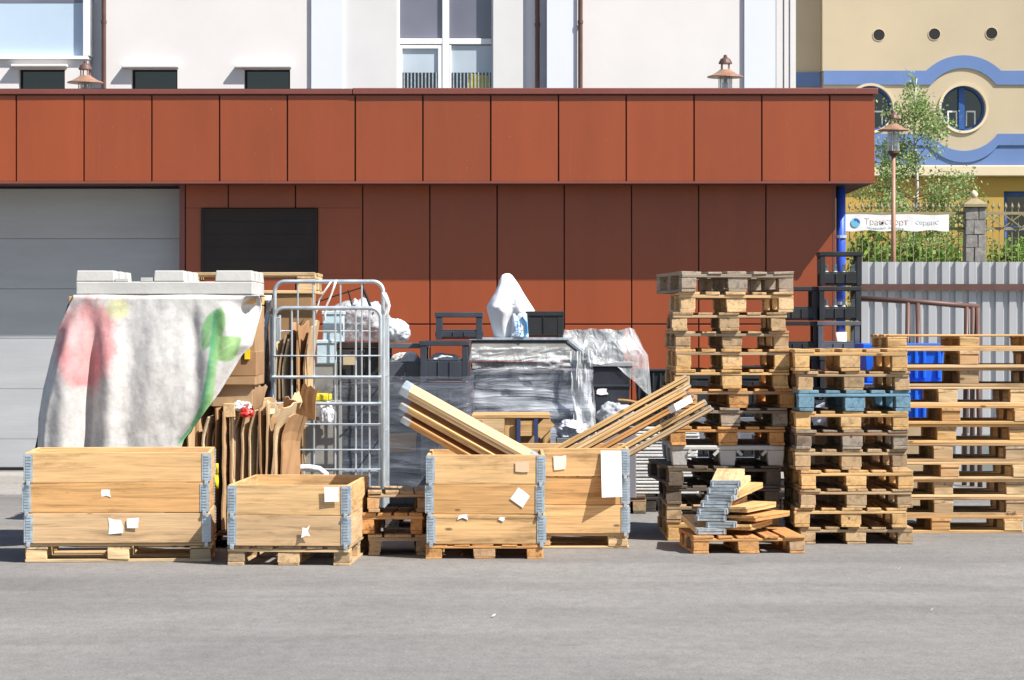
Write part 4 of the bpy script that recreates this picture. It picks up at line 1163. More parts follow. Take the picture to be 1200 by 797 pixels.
# silver lid on top
zl = wz1 + .012; xl0, xl1 = wx0 - .02, wx1 + .02
m = MB().hexa([(xl0, YW + .02, zl), (xl1, YW + .02, zl), (xl1, YW + .70, zl), (xl0, YW + .70, zl), (xl0 + .02, YW + .12, Z_(399, YW + .1)), (X_(664, YW + .1), YW + .12, Z_(399, YW + .1)), (X_(664, YW + .1), YW + .62, Z_(399, YW + .1)), (xl0 + .02, YW + .62, Z_(399, YW + .1))])
lt = thing('metal_tray', 'silver-grey flared tray lid on the big film-wrapped block', 'lid', ((xl0+xl1)/2, YW + .36, zl))
m.build('body', paint('dull_aluminium', (.20, .195, .18), .45, .5, .15, 6), lt, bevel=.01)
zt2 = Z_(399, YW + .1)
m = MB().box(xl0 + .0, X_(668, YW + .1), YW + .09, YW + .66, zt2 + .001, zt2 + .022); m.build('top_plate', M['zinc'], lt, bevel=.004)
m = MB().bar((X_(664, YW + .1) + .01, YW + .10, zt2 - .006), (xl1 + .005, YW + .008, zl + .004), .014, .02).bar((xl0, YW + .012, zl + .01), (xl1, YW + .012, zl + .01), .012, .02); m.build('edge_strip', M['zincwire'], lt)
# things on the lid
zl2 = zt2 + .023
def open_crate(x0, x1, Yf, d, z0, z1, label, color):
    return crate(round(x1 - x0, 3), d, round(z1 - z0, 3), (x0 + x1) / 2, Yf, z0, label, 'loose crates on the pile', color, 0, .3)
ztr = cr_[-1].location.z + (Z_(398, YR2) - .146) / 4
open_crate(X_(511, 3.05), X_(565, 3.05), 3.0, .3, ztr + .0, Z_(365, 3.05), 'empty dark crate with wide window standing on the dark column left of the white sack', DGR)
c = crate(.31, .34, round(Z_(364, YW + .15) - zl2, 3), X_(637, YW + .15), YW + .12, zl2, 'black crate beside the white sack on the silver lid', 'loose crates on the pile', BLK, 0, .8)
# white sack
sx = YW + .22
def sack():
    rows = [(397, 579, 612), (388, 577, 615), (377, 574, 621), (366, 571, 627), (361, 570, 624), (352, 575, 618), (344, 580, 613), (335, 584, 608), (328, 586, 603), (324, 588, 600), (322, 592, 597)]
    nv, nu = 40, 40
    def row(v):
        q = v * (len(rows) - 1); i = min(int(q), len(rows) - 2); f = q - i
        return [rows[i][k] * (1 - f) + rows[i+1][k] * f for k in range(3)]
    m = MB()
    def fn(u, v):
        y, xl, xr = row(v); t = 2 * math.pi * u; cxs = (xl + xr) / 2; hw_ = (xr - xl) / 2
        cr__, sr = math.cos(t), math.sin(t)
        f = noise.noise(Vector((cr__ * 2.2, sr * 2.2, v * 1.2))) * .30 + .16 * math.sin(t * 5 + v * 3) * (1 - .7 * v) - .30 * (1 - abs(noise.noise(Vector((cr__ * 1.9, sr * 1.9, v * 2.6 + 4))))) ** 5 + .12 * noise.noise(Vector((cr__ * 6, sr * 6, v * 7)))
        k = 1 + f * .75
        return (X_(cxs + hw_ * cr__, sx), sx + (hw_ / sc(sx)) * .75 * sr * k, Z_(y, sx))
    m.grid(nu, nv, fn, True); m.f.append(list(range(nu))[::-1]); m.f.append([nu * (nv - 1) + k for k in range(nu)])
    mb = MB(); off = zl2 - Z_(397, sx); m.v = [v + Vector((0, 0, off)) for v in m.v]
    return m.build('white_sack', paint('white_woven_sack', (.82, .82, .84), .7, 0, .05, 12, spec=.2), origin=(X_(595, sx), sx, zl2), smooth=True)
tag(sack(), 'pointed bright white plastic sack standing on the silver lid', 'sack')
bx0 = YW + .11
m = MB(); m.grid(24, 14, lambda u, v: (X_(609 + (8.5 + 2 * (1 - v)) * math.cos(2*math.pi*u), bx0), bx0 + .028 * math.sin(2*math.pi*u) * (1 - .6 * v) + .004 * math.sin(u * 31 + v * 6), zl2 + .19 * v), True)
m.f.append(list(range(24))[::-1]); m.f.append([24 * 13 + k for k in range(24)])
pb = m.build('printed_bag', paint('pale_blue_bag', (.66, .76, .84), .5, 0, .08, 14), origin=(X_(609, bx0), bx0, zl2), smooth=True); tag(pb, 'small white bag with blue print leaning on the white sack', 'bag')
ink = paint('bright_blue_ink', (.05, .30, .62), .5)
text('3Г', .075, at(603, 384, bx0 - .036), ink, pb, 'print'); text('37', .06, at(604, 393, bx0 - .036), ink, pb, 'print')
m = MB(); m.tube([at(612, 371, bx0 - .02), at(617, 378, bx0 - .025), at(618, 390, bx0 - .03), at(613, 396, bx0 - .036)], .008, 6); m.build('print_stripe', ink, pb)

def film_drape(x0, x1, y0, y1, Y, label, mat, seed, slant=0, amp=.05):
    m = MB()
    def fn(u, v):
        x = x0 + (x1 - x0) * u + slant * v + 2.5 * noise.noise(Vector((v * 4, seed, 1))) * (u in (0.0, 1.0))
        y = y0 + (y1 - y0) * v + 4 * noise.noise(Vector((u * 5, seed, 2))) * (v in (0.0, 1.0))
        return (X_(x, Y), Y + amp * noise.noise(Vector((u * 3, v * 4, seed))) - amp * .7 * abs(noise.noise(Vector((u * 8 + v * 3, v * 5, seed + 3)))), Z_(y, Y))
    m.grid(44, 44, fn); o = m.build('plastic_film', mat, origin=at((x0 + x1) / 2 + slant, y1, Y), smooth=True); tag(o, label, 'plastic film'); return o
film_drape(668, 694, 412, 512, YW - .06, 'crumpled whitish film hanging at the right corner of the wrapped block', M['film_white'], 3, 5)
film_drape(553, 668, 407, 432, YW - .05, 'loose clear film hanging below the silver tray lid', M['film_white'], 8, 0, .03)
lump('film_sack', (X_(668, 3.75), 3.72, Z_(512, 3.75)), (.10, .10, .07), 12, M['softplastic'], 'bunched white plastic behind the centre boxes right of the wooden crate', 'plastic bag', (.62, .64, .68), .4)
m = MB().box(X_(652, 3.6), X_(690, 3.6), 3.62, 3.86, 0, Z_(512, 3.75) - .004); o = m.build('grey_carton', M['card'], origin=(X_(671, 3.6), 3.74, 0), color=(.16, .17, .19), bevel=.006); tag(o, 'dark grey carton under the bunched white plastic behind the rear box', 'box')
m = MB().grid(16, 4, lambda u, v: (X_(724 + 40 * u, 4.1), 4.05 + .05 * v, Z_(468 + 9 * u * u + 1.5 * v, 4.1))); o = m.build('wood_lath', WX, origin=at(744, 474, 4.1), color=(.58, .36, .15), solid=.012); tag(o, 'thin bent wooden lath above the right-slanting collars', 'board')
# film-covered black bin
YV = 4.5
vz = Z_(424, YV)
bpal(X_(712, YV), YV + .0, .62, .62, 'dark pallet under the film-covered black bin')
bnr = thing('black_bin', 'tall black plastic bin under crumpled clear film', 'bin', (X_(710, YV), YV + .3, .146))
m = MB(); x0, x1 = X_(668, YV), X_(739, YV)
m.hexa([(x0 + .04, YV + .04, .146), (x1 - .04, YV + .04, .146), (x1 - .04, YV + .56, .146), (x0 + .04, YV + .56, .146), (x0, YV, vz - .04), (x1, YV, vz - .04), (x1, YV + .6, vz - .04), (x0, YV + .6, vz - .04)])
m.build('body', M['plastic'], bnr, color=(.03, .034, .045), bevel=.01)
MB().box(x0 - .02, x1 + .02, YV - .02, YV + .62, vz - .039, vz).build('rim', M['plastic'], bnr, color=(.34, .35, .36), bevel=.006)
MB().box(x0 - .005, x1 + .005, YV - .006, YV + .606, vz - .20, vz - .185).build('rib', M['plastic'], bnr, color=(.05, .055, .065))
patch(bnr, 699, 456, 712, 463, YV + .002, None, 1.5)
# black flat case standing on bin, under film
m = MB().box(X_(668, YV), X_(732, YV), YV + .10, YV + .5, vz + .001, Z_(387, YV + .1)); o = m.build('black_box', M['plastic'], origin=(X_(700, YV), YV + .3, vz), color=(.035, .037, .042), bevel=.012); tag(o, 'black box on the bin rim beneath crumpled clear film', 'box')
def drape(u, v):
    y = 386 + 40 * v if v < .8 else 386 + 32 + 200 * (v - .8) * max(0, u - .55) / .45 + (v - .8) * 40
    xr = 745 + 20 * v; x = 660 + (xr - 660) * u
    yy_ = YV + .075 - .10 * v + .025 * noise.noise(Vector((u * 5, v * 2.5, 2))) + .010 * abs(noise.noise(Vector((u * 14, v * 5, 6))))
    return (X_(x, YV), yy_ if u < .93 else yy_ + (u - .93) * 3, Z_(y + 3 * noise.noise(Vector((u * 6, v * 3, 5))), YV))
m = MB(); m.grid(60, 30, drape); m.v = [v for v in m.v]
fo = m.build('plastic_film', M['film_white'], origin=(X_(705, YV), YV, vz), smooth=True); tag(fo, 'crumpled whitish clear film draped over the black bin', 'plastic film')
# ribbed black trays
YT = 5.0
def tray_b(w, d, h, color):
    def B():
        m = MB(); m.hexa([(-w/2 + .02, -d/2 + .02, 0), (w/2 - .02, -d/2 + .02, 0), (w/2 - .02, d/2 - .02, 0), (-w/2 + .02, d/2 - .02, 0), (-w/2, -d/2, h - .02), (w/2, -d/2, h - .02), (w/2, d/2, h - .02), (-w/2, d/2, h - .02)])
        for k in range(7):
            x = -w/2 + .03 + (w - .06) * k / 6; m.box(x - .008, x + .008, -d/2 - .008, d/2 + .008, .01, h - .025)
        m.box(-w/2 - .015, w/2 + .015, -d/2 - .015, d/2 + .015, h - .0195, h)
        return m.build('plastic_tray', M['plastic'], bevel=.004)
    return B
ztb = .62
# white panels on a black pallet
YN = 4.7
zpn = .146
pallet(.92, .8, .144, (X_(760, YN), YN + .4, 0), 0, 'black pallet under the white ribbed panels', 'pallets under the plastic crates', (.05, .045, .04), 2)  # one near-black wood colour all over
def pan_b():
    m = MB(); w, d, t = .86, .74, .054; m.box(-w/2, w/2, -d/2 + .012, d/2, .006, t - .004)
    m.box(-w/2, w/2, -d/2, -d/2 + .0115, .002, .020).box(-w/2, w/2, -d/2 - .006, -d/2 + .0115, t - .022, t - .004)
    return m.build('ribbed_sheet', M['softplastic'], bevel=.004)
npn = 10
for k in range(npn):
    o = spawn('panel', pan_b, (X_(757 + rnd.uniform(-2, 2), YN), YN + .38 + rnd.uniform(-.012, .012), zpn + .055 * k), R(rnd.uniform(-.8, .8)), '%s white ribbed panel in the stack behind the rear box' % ('lowest' if k == 0 else 'topmost' if k == npn - 1 else ORD[npn - 1 - k] + ' from top'), 'white panel', 'white panels in a stack')
    q = rnd.uniform(.60, .76); o.color = (q, q * 1.0, q * .97, 1)
zt3 = zpn + .055 * npn
for k, (x, w_, h_) in enumerate(((765, .5, .10), (762, .5, .10))):
    o = spawn('tray', tray_b(.46, .5, .10, BLK), (X_(x, YN), YN + .42, zt3 + .001 + .102 * k), 0, '%s flat black tray on the white panels' % ('lower', 'upper')[k], 'tray', 'flat black trays'); o.color = (*BLK, 1)
o = spawn('traybig', tray_b(.42, .22, .26, BLK), (X_(775, YN + .3), YN + .55, zt3 + .205), 0, 'ribbed black box standing on the flat trays beside the tall pallets', 'tray'); o.color = (.028, .03, .034, 1)
# grey film-wrapped sacks
YG = 4.0
lump('film_sack', (X_(722, 4.3), 4.35, Z_(500, 4.3)), (.14, .12, .11), 3, M['softplastic'], 'crumpled pale grey sack above the right-slanting collars', 'sack', (.40, .42, .45), .3)
m = MB().box(X_(700, 4.25), X_(745, 4.25), 4.16, 4.44, .147, Z_(500, 4.3) - .0); o = m.build('grey_carton', M['card'], origin=(X_(722, 4.3), 4.3, .147), color=(.22, .22, .24), bevel=.006)
tag(o, 'grey carton under the crumpled pale sack behind the rear box', 'box')

# behind the tall stack: dark bins and bagged boxes
YH = 5.3
pallet(1.0, .8, .144, (X_(860, YH), YH + .4, 0), 0, 'dark pallet under the bins behind the tallest stack', 'pallets under the plastic crates', DARK, 0)
for j, x in enumerate((833, 884)):
    zb = .147
    for k in range(2):
        hc = (Z_(480, YH) - .147) / 2
        m = MB(); wq = .32
        bxr = thing('lined_crate', '%s grey crate with white bag lining in the %s column behind the tallest stack' % (('lower', 'upper')[k], ('left', 'right')[j]), 'crate', (X_(x, YH), YH + .3, zb + hc * k), 0, 'bag-lined crates')
        q = crate_builder(wq, .5, round(hc - .06, 3), .5)()
        # adopt its parts
        for ch in list(q.children): ch.parent = bxr; ch.color = (.16, .17, .19, 1)
        bpy.data.objects.remove(q)
        lm = MB()
        def fn(u, v, x=x, zz=zb + hc * k, hc=hc, s=j * 3 + k):
            t = 2*math.pi*u; return (X_(x, YH) + .14 * math.cos(t) * (1 + .1 * noise.noise(Vector((math.cos(t)*2, v*3, s)))), YH + .3 + .22 * math.sin(t) * (1 + .1 * noise.noise(Vector((math.sin(t)*2, v*3, s)))), zz + .02 + (hc - .09) * v)
        lm.grid(28, 10, fn, True); lm.f.append([28 * 9 + i for i in range(28)])
        lm.build('bag_lining', M['softplastic'], bxr, color=((.66, .69, .74) if (j + k) % 2 else (.30, .38, .58)), smooth=False)
    crate(.32, .5, .30, X_(x, YH), YH + .05, Z_(480, YH) + .0, 'dark crate topping the %s column behind the tallest stack' % ('left', 'right')[j], 'dark crates behind the tallest stack', BLK, 0, .8)
for j, x in enumerate((826, 872)):
    column(X_(x, 6.7), 6.7, .44, .5, 4, Z_((432, 428)[j], 6.7), .004, 'black bin in the %s column far behind the tallest stack' % ('left', 'right')[j], 'black bins far behind the tallest stack', BLK, .88)
YI = 3.6
m = MB(); m.grid(8, 24, lambda u, v: (X_(918 + 12 * u + 2 * math.sin(v * 7), YI), YI + .03 * math.sin(u * 6 + v * 9), .01 + (Z_(470, YI)) * v))
o = m.build('plastic_sheet', paint('blue_white_sheet', (.42, .50, .72), .35, 0, .25, 9), origin=(X_(924, YI), YI, 0), solid=.004, smooth=True); tag(o, 'blue-white plastic sheet hanging between the two end-on stacks', 'plastic sheet')
# dark bins behind the ten-high stack
pallet(.92, .8, .144, (X_(985, 4.2), 4.2 + .4, 0), 0, 'dark pallet behind the ten-high stack', 'pallets under the plastic crates', DARK, 1)
for j, x in enumerate((957, 1000)):
    column(X_(x, 4.2), 4.25, .28, .5, 3, Z_(455 + 12 * j, 4.2), .147, 'dark crate in the %s column behind the ten-high stack' % ('left', 'right')[j], 'crates behind the ten-high stack', (DGR, GRYC)[j], .62)
lump('white_bag', (X_(975, 3.9), 3.7, Z_(505, 3.9)), (.16, .12, .14), 8, M['softplastic'], 'crumpled white bag seen through the ten-high stack', 'bag', (.66, .68, .74), .3)
m = MB().box(X_(955, 3.5), X_(995, 3.5), 3.5, 3.9, 0, Z_(505, 3.9) - .0); o = m.build('brown_carton', M['card'], origin=(X_(975, 3.5), 3.7, 0), color=(.26, .17, .10), bevel=.005); tag(o, 'brown carton under the white bag behind the ten-high stack', 'box')
# blue containers
YU = 5.2
bxl, bxr_ = X_(1012, YU), X_(1108, YU)
zb0 = .72; zb1 = Z_(402, YU); hb_ = (zb1 - zb0) / 2
for k in range(2):
    r = thing('blue_container', '%s bright blue lidded container behind the pallets at the fence' % ('lower', 'upper')[k], 'container', ((bxl + bxr_)/2, YU + .25, zb0 + hb_ * k), 0, 'blue containers by the fence')
    z0, z1 = zb0 + hb_ * k, zb0 + hb_ * (k + 1) - .004
    m = MB().hexa([(bxl + .03, YU + .03, z0), (bxr_ - .03, YU + .03, z0), (bxr_ - .03, YU + .47, z0), (bxl + .03, YU + .47, z0), (bxl + .01, YU + .01, z1 - .05), (bxr_ - .01, YU + .01, z1 - .05), (bxr_ - .01, YU + .49, z1 - .05), (bxl + .01, YU + .49, z1 - .05)])
    for x in (.28, .62, .72, .9): m.box(bxl + (bxr_ - bxl) * x, bxl + (bxr_ - bxl) * x + .03, YU - .004, YU + .05, z0 + .03, z1 - .06)
    m.build('body', M['bluecont'], r, bevel=.008)
    m = MB().box(bxl - .01, bxr_ + .01, YU - .015, YU + .515, z1 - .049, z1); m.build('lid', M['bluecont'], r, bevel=.01)
for k in range(2):
    m = MB().box(bxl + .0, bxr_ - .1, YU, YU + .5, .36 * k, .36 * (k + 1) - .003); o = m.build('brown_carton', M['card'], origin=((bxl+bxr_)/2, YU + .25, .36 * k), color=(.40, .30, .18), bevel=.006); tag(o, '%s tan carton under the blue containers' % ('lower', 'upper')[k], 'box', 'cartons under the blue containers')
# grey board behind the right stack
m = MB().box(X_(1128, 9.0), X_(1168, 9.0), 9.0, 9.08, 0, Z_(508, 9.0)); o = m.build('steel_cabinet', paint('grey_green_metal', (.22, .25, .24), .5, .1, .15, 4), origin=(X_(1150, 9.0), 9.04, 0), bevel=.01); tag(o, 'low grey-green metal board behind the right stack', 'board')

# ------------------------------------------------------------------ roll cage
YF, YB_ = 2.2, 2.92
rc = thing('roll_cage', 'galvanised wire roll cage trolley with taller back panel', 'roll cage', (X_(384, YF), YF + .36, 0))
def arch(xl, xr, yt, Y, zb, r=.075):
    a, c = X_(xl, Y), X_(xr, Y); zt_ = Z_(yt, Y); p = [(a, Y, zb)]
    for k in range(7): t = R(180 - 15 * k); p.append((a + r + r * math.cos(t), Y, zt_ - r + r * math.sin(t)))
    for k in range(7): t = R(90 - 15 * k); p.append((c - r + r * math.cos(t), Y, zt_ - r + r * math.sin(t)))
    p.append((c, Y, zb)); return p
bk = MB().tube(arch(322, 449, 330, YB_, .19), .0155, 10).build('back_panel', M['zincwire'], rc, smooth=True)
ft = MB().tube(arch(321, 446, 361, YF, .19), .0145, 10).build('front_panel', M['zincwire'], rc, smooth=True)
m = MB(); zb = .2
for x in (349, 367, 399, 424): m.tube([(X_(x, YB_), YB_, zb), (X_(x, YB_), YB_, Z_(331, YB_))], .0065, 6)
for y in (388, 443, 498, 552): m.tube([(X_(322, YB_), YB_ + .012, Z_(y, YB_)), (X_(449, YB_), YB_ + .012, Z_(y, YB_))], .0065, 6)
m.build('wire', M['zincwire'], bk)
m = MB()
for x in (342, 368, 393, 417, 433): m.tube([(X_(x, YF), YF, zb), (X_(x, YF), YF, Z_(362, YF))], .0070, 6)
for y in (417, 497, 527, 550): m.tube([(X_(321, YF), YF - .012, Z_(y, YF)), (X_(446, YF), YF - .012, Z_(y, YF))], .0065, 6)
for y in (442, 473): m.tube([(X_(319, YF), YF - .018, Z_(y, YF)), (X_(447, YF), YF - .018, Z_(y, YF))], .0125, 8)
m.build('wire', M['zincwire'], ft)
for sgn, xf, xb_ in ((-1, 321, 322), (1, 446, 449)):
    sp = MB()
    for f in (.0, 1.0):
        y = YF + .03 + (YB_ - YF - .06) * f; x = X_(xf, YF) + sgn * .02; sp.tube([(x, y, .19), (x, y, 1.60)], .012, 8)
    for z in (.35, .75, 1.15, 1.58): sp.tube([(X_(xf, YF) + sgn * .02, YF + .03, z), (X_(xf, YF) + sgn * .02, YB_ - .03, z)], .0065, 6)
    for f in (.25, .5, .75): y = YF + .03 + (YB_ - YF - .06) * f; sp.tube([(X_(xf, YF) + sgn * .02, y, .19), (X_(xf, YF) + sgn * .02, y, 1.58)], .006, 6)
    sp.build('side_panel', M['zincwire'], rc)
MB().box(X_(320, YF), X_(447, YF), YF - .01, YB_ + .01, .165, .19).build('base', M['zinc'], rc, bevel=.005)
for a in (X_(328, YF), X_(439, YF)):
    for y in (YF + .07, YB_ - .07):
        cs = MB().box(a - .025, a + .025, y - .03, y + .03, .11, .1645).build('caster', M['zinc'], rc)
        MB().tube([(a - .018, y, .062), (a + .018, y, .062)], .0615, 16).build('wheel', paint('caster_blue', (.15, .30, .45), .5) if 'cw' not in M else M['cw'], cs)
# load inside and around the cage
m = MB().box(X_(352, 2.5), X_(398, 2.5), 2.4, 2.8, .192, Z_(470, 2.5)); o = m.build('grey_bin', M['softplastic'], origin=(X_(375, 2.5), 2.6, .192), color=(.25, .245, .23), bevel=.01); tag(o, 'grey bin inside the wire cage under the yellow lid', 'bin')
zq = Z_(470, 2.5) + .001
m = MB().box(X_(355, 2.5), X_(386, 2.5), 2.42, 2.78, zq, zq + .05); o = m.build('yellow_tray', M['softplastic'], origin=(X_(370, 2.5), 2.6, zq), color=(.72, .60, .03), bevel=.01); tag(o, 'yellow lid lying in the middle of the wire cage', 'lid')
lump('white_bag', (X_(384, 2.35), 2.31, Z_(497, 2.35)), (.055, .05, .085), 5, M['softplastic'], 'limp white bag hanging beside the yellow lid in the cage', 'bag', (.70, .71, .72), .3)
z40 = Z_(400, YK) + .001
for k, (x0, x1, y0, y1, dy) in enumerate(((376, 403, 402, 424, .0), (380, 399, 366, 388, .06))):
    pass
def foam(x0, x1, ytop, ybot, Y, d, label):
    m = MB().box(X_(x0, Y), X_(x1, Y), Y, Y + d, Z_(ybot, Y), Z_(ytop, Y)); m.box(X_(x0, Y) - .008, X_(x1, Y) + .008, Y - .008, Y + d + .008, Z_(ytop, Y) + .0005, Z_(ytop, Y) + .03)
    o = m.build('foam_box', M['softplastic'], origin=(X_((x0+x1)/2, Y), Y + d/2, Z_(ybot, Y)), color=(.50, .64, .72), bevel=.006); tag(o, label, 'box', 'pale blue foam boxes'); return o
foam(371, 393, 403, 426, 3.08, .18, 'lower pale blue foam box behind the cage wires')
foam(378, 402, 369, 401, 3.08, .18, 'upper pale blue foam box behind the cage wires')
m = MB().box(X_(366, 3.08), X_(394, 3.08), 3.05, 3.28, .0, Z_(426.3, 3.08)); o = m.build('grey_carton', M['card'], origin=(X_(381, 3.08), 3.17, 0), color=(.28, .27, .25), bevel=.005); tag(o, 'tall grey carton behind the cage under the pale blue foam boxes', 'box')
m = MB().box(X_(372, 3.1), X_(404, 3.1), 3.06, 3.28, Z_(402.5, 3.1), Z_(401.5, 3.1)); 
lump('bubble_wrap', (X_(420, YK + .2), YK + .3, z40), (.22, .2, .17), 2, mat_film('cloudy_bubble_wrap', (.62, .66, .70), .50, .97, (9, 9, 9)), 'crumpled bubble wrap heap on the crates behind the cage', 'plastic film', None, .4)
lump('bubble_wrap', (X_(462, YQ2 + .1), YQ2 + .2, Z_(401, YQ2) + .001), (.115, .16, .10), 6, paint('cloudy_plastic', (.62, .66, .70), .3, 0, .15, 14, bump=.6, bscale=30), 'cloudy plastic bag bulging from the grey crate right of the cage', 'plastic bag', None, .22)
lump('crate_bag', (X_(474, YQ2 + .1), YQ2 + .2, Z_(444, YQ2) + .05), (.125, .15, .085), 7, M['softplastic'], 'whitish plastic liner inside the top grey crate', 'plastic bag', (.60, .60, .60), .25)
lump('crate_bag', (X_(521, YR2 + .1), YR2 + .2, Z_(444, YR2) + .06), (.13, .15, .07), 9, M['softplastic'], 'whitish plastic liner inside the top dark crate', 'plastic bag', (.55, .58, .62), .25)
m = MB().box(X_(402, 3.2), X_(417, 3.2), 3.17, 3.27, Z_(428, 3.2), Z_(416, 3.2)); o = m.build('tan_block', M['card'], origin=at(409, 428, 3.2), color=(.52, .42, .26), bevel=.004); tag(o, 'small tan cardboard piece stuck in the crates behind the cage', 'cardboard')
wr_ = thing('wire_hanger_frame', 'thin black wire frame behind the top of the cage', 'wire frame', at(405, 375, 3.4))
MB().tube([at(366, 356, 3.4), at(395, 346, 3.4), at(424, 337, 3.4)], .006, 6).tube([at(408, 340, 3.4), at(413, 360, 3.4), at(408, 366, 3.4)], .007, 6).tube([at(424, 335, 3.4), at(430, 348, 3.4), at(437, 368, 3.4)], .012, 6).tube([at(366, 356, 3.4), at(370, 400, 3.4)], .006, 6).build('frame', M['blackgap'], wr_)
def strip_mesh(name, pts, Y, wd, label, color, mat=None):
    m = MB(); n = len(pts); 
    P = [at(x, y, Y - .02 * (i % 2)) for i, (x, y) in enumerate(pts)]
    m.grid(4, n, lambda u, v: P[int(round(v * (n - 1)))] + Vector(((u - .5) * wd, .012 * math.sin(u * 5 + v * 20), 0)))
    o = m.build(name, mat or M['softplastic'], origin=P[-1], color=color, solid=.003, smooth=True); tag(o, label, 'plastic strip'); return o
strip_mesh('plastic_strip', [(394, 328), (391, 338), (387, 348), (383, 358), (381, 368), (380, 376)], YB_ - .04, .016, 'white plastic strip tied over the middle of the cage top', (.72, .70, .68))
strip_mesh('plastic_strip', [(388, 330), (380, 342), (374, 352), (371, 364), (368, 372)], YB_ - .03, .012, 'thin white plastic strip hanging left of centre on the cage top', (.66, .65, .64))
strip_mesh('plastic_strip', [(450, 343), (453, 350), (455, 358), (453, 367), (450, 376), (448, 386)], YB_ - .04, .034, 'white plastic wound round the right post of the cage', (.74, .75, .74))
m = MB().tube([at(322, 555, 2.05), at(332, 552, 2.05), at(345, 548.5, 2.05), at(362, 548, 2.05), at(374, 550, 2.05), at(381, 555, 2.05), at(383, 575, 2.05), (X_(383, 2.05), 2.05, .02)], .025, 10)
m.tube([at(338, 552, 2.05), at(337, 575, 2.05), (X_(337, 2.05), 2.05, .02)], .022, 10)
o = m.build('white_pipe', M['softplastic'], origin=(X_(350, 2.05), 2.05, 0), color=(.70, .72, .74), smooth=True); tag(o, 'bent white plastic pipe showing above the low collar box', 'pipe')

# ------------------------------------------------------------------ covered cardboard pile at the left
YX = 1.10
xl_, xr_ = X_(88, YX), X_(232, YX)
zt0 = Z_(357, YX)
hcx = zt0 / 3
for k in range(3):
    x1 = X_((228, 230, 298)[k], YX)
    m = MB().box(xl_ + .01 * k, x1, YX + .1 + .01 * (k % 2), YX + .88, hcx * k + .001, hcx * (k + 1) - .002, .004)
    o = m.build('cardboard_carton', M['card'], origin=((xl_ + x1)/2, YX + .5, hcx * k), color=((.36, .23, .12), (.34, .21, .11), (.38, .24, .13))[k], bevel=.008)
    tag(o, '%s big brown carton under the printed cloth' % ('lowest', 'middle', 'top')[k], 'carton', 'big cartons under the cloth')
# wooden board on top
zb_ = zt0 + .001; zb2 = Z_(347.5, YX)
m = MB().box(X_(80, YX), X_(298, YX), YX + .02, YX + .86, zb_, zb2, .003); o = m.build('wooden_board', WX, origin=(X_(190, YX), YX + .45, zb_), color=(.62, .38, .16), bevel=.004); tag(o, 'orange wooden board under the grey plastic pallet on top of the cloth pile', 'board')
# upturned grey plastic pallet
zg = zb2 + .014; gpx0, gpx1 = X_(89, YX), X_(296, YX)
zg1 = Z_(330, YX); zg2 = Z_(317, YX)
r = thing('plastic_pallet', 'upturned pale grey plastic pallet lying on top of the printed cloth', 'pallet', ((gpx0+gpx1)/2, YX + .42, zg))
pg = paint('pale_grey_plastic', (.49, .485, .46), .6, 0, .10, 5, spec=.3, bump=.15, bscale=40, dirt=(.45, .44, .42))
m = MB().box(gpx0, gpx1, YX + .0, YX + .84, zg, zg1); m.build('deck', pg, r, bevel=.008)
for x0, x1 in ((89, 134), (180, 216), (252, 296)):
    for y0 in (0, .33, .66):
        MB().hexa([(X_(x0, YX), YX + y0, zg1 + .0005), (X_(x1, YX), YX + y0, zg1 + .0005), (X_(x1, YX), YX + y0 + .18, zg1 + .0005), (X_(x0, YX), YX + y0 + .18, zg1 + .0005),
                   (X_(x0 + 1, YX), YX + y0 + .008, zg2), (X_(x1 - 1, YX), YX + y0 + .008, zg2), (X_(x1 - 1, YX), YX + y0 + .172, zg2), (X_(x0 + 1, YX), YX + y0 + .172, zg2)]).build('foot', pg, r, bevel=.006)
m = MB().box(X_(135, YX), X_(150, YX), YX + .002, YX + .1, zg1 + .001, zg1 + .02).box(X_(165, YX), X_(179, YX), YX + .002, YX + .1, zg1 + .001, zg1 + .028); m.build('rib', pg, r)
